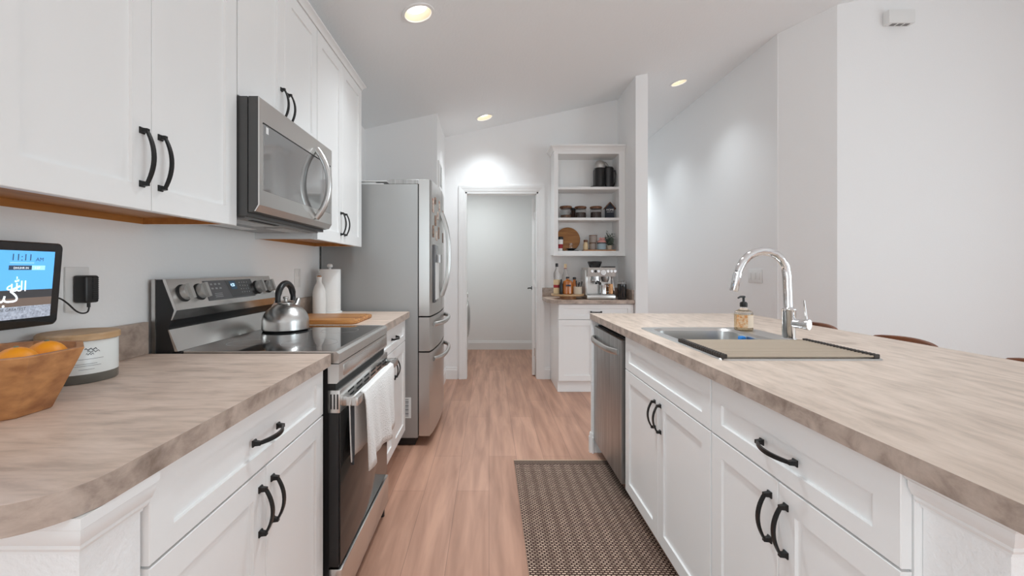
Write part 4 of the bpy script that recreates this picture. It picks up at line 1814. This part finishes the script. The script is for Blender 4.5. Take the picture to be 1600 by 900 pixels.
# tray and what it holds
Y = 4.74
xa, xb = wx(911, Y), wx(960, Y)
g = G()
g.box(xa, Y - .055, ZC + .0005, xb, Y + .075, ZC + .014, .002)
solo('wooden_tray', g, 'acacia', 'flat wooden tray on the bottom shelf under the jars and plant', 'tray', ((xa + xb) / 2, Y, ZC))
ZT = ZC + .0145
x = wx(915, Y)
t = thing('spice_bottle', 'small glass spice bottle with dark lid at the tray end', 'bottle', (x, Y, ZT))
g = G()
g.lathe((x, Y, ZT), [(.024, .0005), (.027, .004), (.027, .058), (.019, .075), (.019, .084)], 20)
build('glass_body', g, 'label_cream', t)
g = G()
g.lathe((x, Y, ZT), [(.022, .084), (.022, .106), (.018, .109)], 20)
build('lid', g, 'lidwood', t)
x = wx(926.5, Y + .01)
for (z, r, h, nm) in ((ZT, .037, .070, 'lower taupe canister stacked on the wooden tray'), (ZT + .079, .043, .074, 'upper taupe canister stacked on the other canister')):
    t = thing('canister', nm, 'canister', (x, Y + .02, z), 'stacked canisters on the tray')
    g = G()
    xx = x if z == ZT else x + .004
    g.lathe((xx, Y + .02, z), [(r - .002, .0005), (r, .003), (r, h)], 24)
    build('can', g, 'grey_can', t)
    g = G()
    g.lathe((xx, Y + .02, z), [(r + .002, h), (r + .002, h + .006), (r - .002, h + .008)], 24)
    build('lid', g, 'lidwood', t)
x = wx(940, Y - .02)
Y -= .012
t = thing('candy_jar', 'glass jar of pale blue filling with a pink ribbon lid', 'jar', (x, Y - .01, ZT))
g = G()
g.lathe((x, Y - .01, ZT), [(.040, .0005), (.046, .004), (.046, .064)], 24)
build('jar_body', g, 'blue_cont', t)
g = G()
g.lathe((x, Y - .01, ZT), [(.049, .064), (.049, .076), (.042, .080)], 24)
build('lid_rim', g, 'panelgrey', t)
g = G()
g.lathe((x, Y - .01, ZT), [(.044, .080), (.046, .092), (.030, .105), (.012, .110)], 24)
g.tube([(x - .03, Y - .02, ZT + .115), (x - .012, Y - .02, ZT + .128), (x, Y - .02, ZT + .112), (x + .012, Y - .02, ZT + .128), (x + .03, Y - .02, ZT + .115)], .008, 8)
build('ribbon', g, 'pink', t)
Y += .012
x = wx(952.5, Y)
t = thing('potted_plant', 'small potted plant with dusty green leaves at the tray end', 'plant', (x, Y + .025, ZT))
g = G()
g.lathe((x, Y + .025, ZT), [(.026, .0005), (.034, .05), (.031, .05), (.028, .04)], 20)
build('pot', g, 'beige', t)
g = G()
rnd = random.Random(3)
for k in range(40):
    a = rnd.uniform(0, 2 * math.pi)
    el = rnd.uniform(.25, 1.45)
    ln = rnd.uniform(.09, .175)
    d3 = Vector((math.cos(a) * math.cos(el), math.sin(a) * math.cos(el) * .55 - .05, math.sin(el)))
    b0 = Vector((x + rnd.uniform(-.006, .014), Y + .03, ZT + .042))
    tip = b0 + d3 * ln
    tip.x = min(max(tip.x, 1.275), 1.35)
    tip.y = min(tip.y, 4.86)
    g.tube([b0, b0.lerp(tip, .6)], [.0016, .001], 5)
    for j in range(4):
        c = b0.lerp(tip, .35 + .2 * j)
        sd = d3.cross(Vector((rnd.uniform(-1, 1), rnd.uniform(-1, 1), rnd.uniform(-1, 1)))).normalized()
        e = c + (d3 * .6 + sd).normalized() * .036
        w = sd.cross(d3).normalized() * .0085
        mid = c.lerp(e, .5)
        g.quad(tuple(c), tuple(mid + w), tuple(e), tuple(mid - w))
build('foliage', g, 'leaf', t, recalc=False)

# ------------------------------------------------------------------ coffee nook counter
Y = 4.56
x = wx(887, Y)
ls = thing('lazy_susan', 'pale round turntable carrying the bottles on the nook counter', 'turntable', (x, Y, NZ))
g = G()
g.lathe((x, Y, NZ), [(.085, .0005), (.088, .004), (.085, .030), (.08, .032)], 32)
build('turntable_base', g, 'acacia', ls)
g = G()
g.lathe((x, Y, NZ), [(.165, .0325), (.172, .036), (.172, .050), (.168, .053), (.160, .050)], 48)
build('plate', g, 'paleboard', ls)
ZL = NZ + .0505


def bottle(name, lab, px, dy, prof, m, capprof, capm, labs=(), cat='bottle', group='bottles on the turntable', sx=1, sy=1):
    Yb = Y + dy
    xb_ = wx(px, Yb)
    t = thing(name, lab, cat, (xb_, Yb, ZL), group)
    g = G()
    g.lathe((xb_, Yb, ZL), prof, 22, sx, sy)
    b = build('glass_body', g, m, t)
    if capprof:
        g = G()
        g.lathe((xb_, Yb, ZL), capprof, 16)
        build('cap', g, capm, t)
    for (r, z0, z1, mm) in labs:
        g = G()
        g.lathe((xb_, Yb, ZL), [(r, z0), (r, z1)], 22, sx, sy, False, False)
        build('paper_label', g, mm, t)
    return t


bottle('liquor_bottle', 'tall clear bottle with black cap and red banded label', 870, -.02, [(.032, .0005), (.034, .004), (.034, .195), (.028, .225), (.013, .265), (.012, .285)], 'glass',
       [(.0145, .283), (.0145, .318), (.012, .320)], 'plastic_black', ((.0346, .005, .150, 'label_cream'), (.035, .066, .096, 'label_red')))
bottle('liquor_bottle', 'tall clear bottle with gold ringed neck behind the amber decanter', 883.5, .08, [(.034, .0005), (.037, .004), (.037, .165), (.028, .205), (.013, .24), (.012, .275)], 'glass',
       [(.0145, .273), (.0145, .312), (.012, .314)], 'label_cream', ((.0152, .262, .268, 'label_red'),))
bottle('sauce_bottle', 'slim black bottle between the red label bottle and the decanter', 876.8, -.07, [(.017, .0005), (.018, .004), (.018, .10), (.008, .13), (.008, .155)], 'plastic_black', None, None)
t = bottle('spirit_decanter', 'square shouldered amber decanter with dark label on the turntable', 887, -.06, [(.046, .0005), (.052, .005), (.052, .105), (.044, .135), (.016, .150), (.015, .165)], 'amber',
           [(.018, .163), (.018, .178), (.012, .180)], 'plastic_black', (), sy=.6)
g = G()
xq, yq = wx(887, Y - .06), Y - .06
g.box(xq - .022, yq - .034, ZL + .082, xq + .028, yq - .0305, ZL + .100)
build('paper_label', g, 'label_dark', t)
bottle('sauce_bottle', 'squat brown bottle with black cap behind the beige utensil pot', 897.5, .05, [(.026, .0005), (.028, .004), (.028, .105), (.018, .128), (.014, .150)], 'amber',
       [(.018, .150), (.018, .172), (.014, .174)], 'plastic_black')
Yb = Y - .07
xb_ = wx(902.5, Yb)
t = thing('utensil_pot', 'beige dotted stoneware pot holding small tools on the turntable', 'pot', (xb_, Yb, ZL))
g = G()
g.lathe((xb_, Yb, ZL), [(.040, .0005), (.044, .005), (.045, .078), (.040, .078), (.038, .02)], 24)
build('pot', g, 'beige', t)
for k, (dx, dy, hh) in enumerate(((.045, .0, .132), (.022, .012, .122), (-.012, .01, .14), (.004, -.008, .112))):
    g = G()
    g.tube([(xb_ + dx * .3, Yb + dy, ZL + .021), (xb_ + dx * .8, Yb + dy, ZL + .085), (xb_ + dx, Yb + dy * 1.2, ZL + hh)], [.004, .004, .007], 8)
    solo('serving_tool', g, 'plastic_black', ['dark tool leaning far to the side out of the beige pot', 'dark tool leaning a little out of the beige pot', 'tallest dark tool standing in the beige pot', 'shortest dark tool at the front of the beige pot'][k], 'utensil', (xb_ + dx * .3, Yb + dy, ZL + .021), 'tools in the beige pot')

# espresso machine
em = thing('espresso_machine', 'stainless espresso machine with bean hopper on the nook counter', 'espresso machine', (1.16, 4.6, NZ))
ya, yb = 4.44, 4.72
xa, xb = wx(916.5, ya), wx(961.5, ya)
g = G()
g.box(xa + .02, ya + .12, NZ + .02, xb - .012, yb, NZ + .32, .008)
g.box(xa, ya - .02, NZ + .004, xb, yb, NZ + .045, .008)
g.box(xa, ya + .06, NZ + .045, xa + .022, yb, NZ + .30, .004)
build('body', g, 'steel', em)
for (fx, fy) in ((xa + .03, ya), (xb - .03, ya), (xa + .03, yb - .03), (xb - .03, yb - .03)):
    g = G()
    g.cyl((fx, fy, NZ + .0005), (fx, fy, NZ + .006), .014, seg=12)
    build('foot', g, 'plastic_black', em)
g = G()
g.prism([(ya - .015, .235), (ya - .025, .325), (yb, .325), (yb, .235)], lambda y, z: (xa + .008, y, NZ + z), lambda y, z: (xb - .004, y, NZ + z))
hd_ = build('head', g, 'steel', em)
g = G()
zf = NZ + .288
for k, px in enumerate((924.5, 929.7, 934.5, 949, 954.5, 960)):
    cx_ = wx(px, ya)
    g.mi = 1 if k == 1 else 0
    g.cyl((cx_, ya - .021, zf), (cx_, ya - .029, zf), .0135, seg=18)
build('button', g, ['chrome', 'plastic_black'], hd_)
g = G()
cx_ = wx(942, ya)
g.mi = 0
g.cyl((cx_, ya - .019, zf - .014), (cx_, ya - .028, zf - .013), .026, seg=24)
g.mi = 1
g.cyl((cx_, ya - .028, zf - .013), (cx_, ya - .030, zf - .013), .021, seg=24)
build('pressure_gauge', g, ['chrome', 'white'], hd_)
g = G()
g.box(xa + .03, ya + .105, NZ + .046, xb - .02, ya + .12, NZ + .234)
build('back_panel', g, 'steel_h', em)
g = G()
gx = wx(933.5, ya)
g.lathe((gx, ya + .045, NZ), [(.034, .236), (.034, .205), (.038, .203), (.038, .188), (.030, .178)], 24)
build('group_head', g, 'chrome', em)
g = G()
g.tube([(gx, ya + .02, NZ + .186), (gx, ya - .03, NZ + .178), (gx + .004, ya - .085, NZ + .165)], [.011, .012, .015], 12)
g.tube([(gx, ya + .045, NZ + .18), (gx, ya + .045, NZ + .155)], [.010, .014], 12)
build('portafilter', g, 'plastic_black', em)
g = G()
gx2 = wx(949, ya)
g.lathe((gx2, ya + .05, NZ), [(.032, .236), (.032, .205), (.024, .19), (.020, .175)], 20)
build('grinder_outlet', g, 'steel_dark', em)
g = G()
sx_ = xb - .035
g.tube([(sx_, ya + .02, NZ + .235), (sx_ + .005, ya - .01, NZ + .19), (sx_ + .012, ya - .02, NZ + .12), (sx_ + .016, ya - .022, NZ + .09)], .006, 10)
build('steam_wand', g, 'chrome', em)
g = G()
g.cyl((xb - .003, ya + .06, NZ + .285), (xb + .012, ya + .06, NZ + .285), .018)
build('steam_dial', g, 'white', em)
g = G()
g.box(xa + .03, ya - .012, NZ + .0455, xb - .02, ya + .10, NZ + .05)
for k in range(8):
    xx = xa + .05 + k * .033
    g.box(xx, ya - .005, NZ + .05, xx + .006, ya + .095, NZ + .0525)
build('drip_tray', g, 'steel_dark', em)
g = G()
hx_ = wx(929.5, ya + .12)
g.lathe((hx_, ya + .13, NZ), [(.050, .3255), (.055, .335), (.072, .375), (.074, .388), (.066, .392), (.02, .394)], 24)
build('bean_hopper', g, 'smoke', em)
g = G()
tx = wx(951, ya + .12)
g.box(tx - .055, ya + .06, NZ + .3255, tx + .055, ya + .20, NZ + .338, .004)
build('cup_mat', g, 'plastic_black', em)
# cup and jug on the drip tray
g = G()
jx, jy, jz = wx(943.5, ya + .03), ya + .035, NZ + .053
g.lathe((jx, jy, jz), [(.030, .0005), (.033, .004), (.030, .06), (.034, .095), (.031, .095), (.028, .06), (.028, .006)], 24)
g.tube([(jx + .03, jy - .008, jz + .085), (jx + .055, jy - .015, jz + .075), (jx + .052, jy - .015, jz + .03), (jx + .030, jy - .008, jz + .02)], .004, 8)
solo('milk_jug', g, 'chrome', 'shiny steel milk jug on the espresso machine drip tray', 'jug', (jx, jy, jz))
g = G()
jx, jy, jz = wx(954.6, ya + .03), ya + .03, NZ + .053
g.lathe((jx, jy, jz), [(.024, .0005), (.027, .004), (.028, .105), (.025, .105), (.024, .01)], 24)
solo('copper_cup', g, 'copper', 'tall copper cup on the espresso machine drip tray beside the steel jug', 'cup', (jx, jy, jz))
Yc = ya - .01
x = wx(972, Yc)
t = thing('coffee_canister', 'black coffee canister with clear lid beside the espresso machine', 'canister', (x, Yc, NZ))
g = G()
g.lathe((x, Yc, NZ), [(.044, .0005), (.046, .004), (.046, .155), (.043, .158)], 28)
build('can', g, 'bglass', t)
g = G()
g.lathe((x, Yc, NZ), [(.044, .1585), (.044, .178), (.036, .185), (.012, .188), (.012, .198), (.004, .2)], 24)
build('lid', g, 'glass', t)
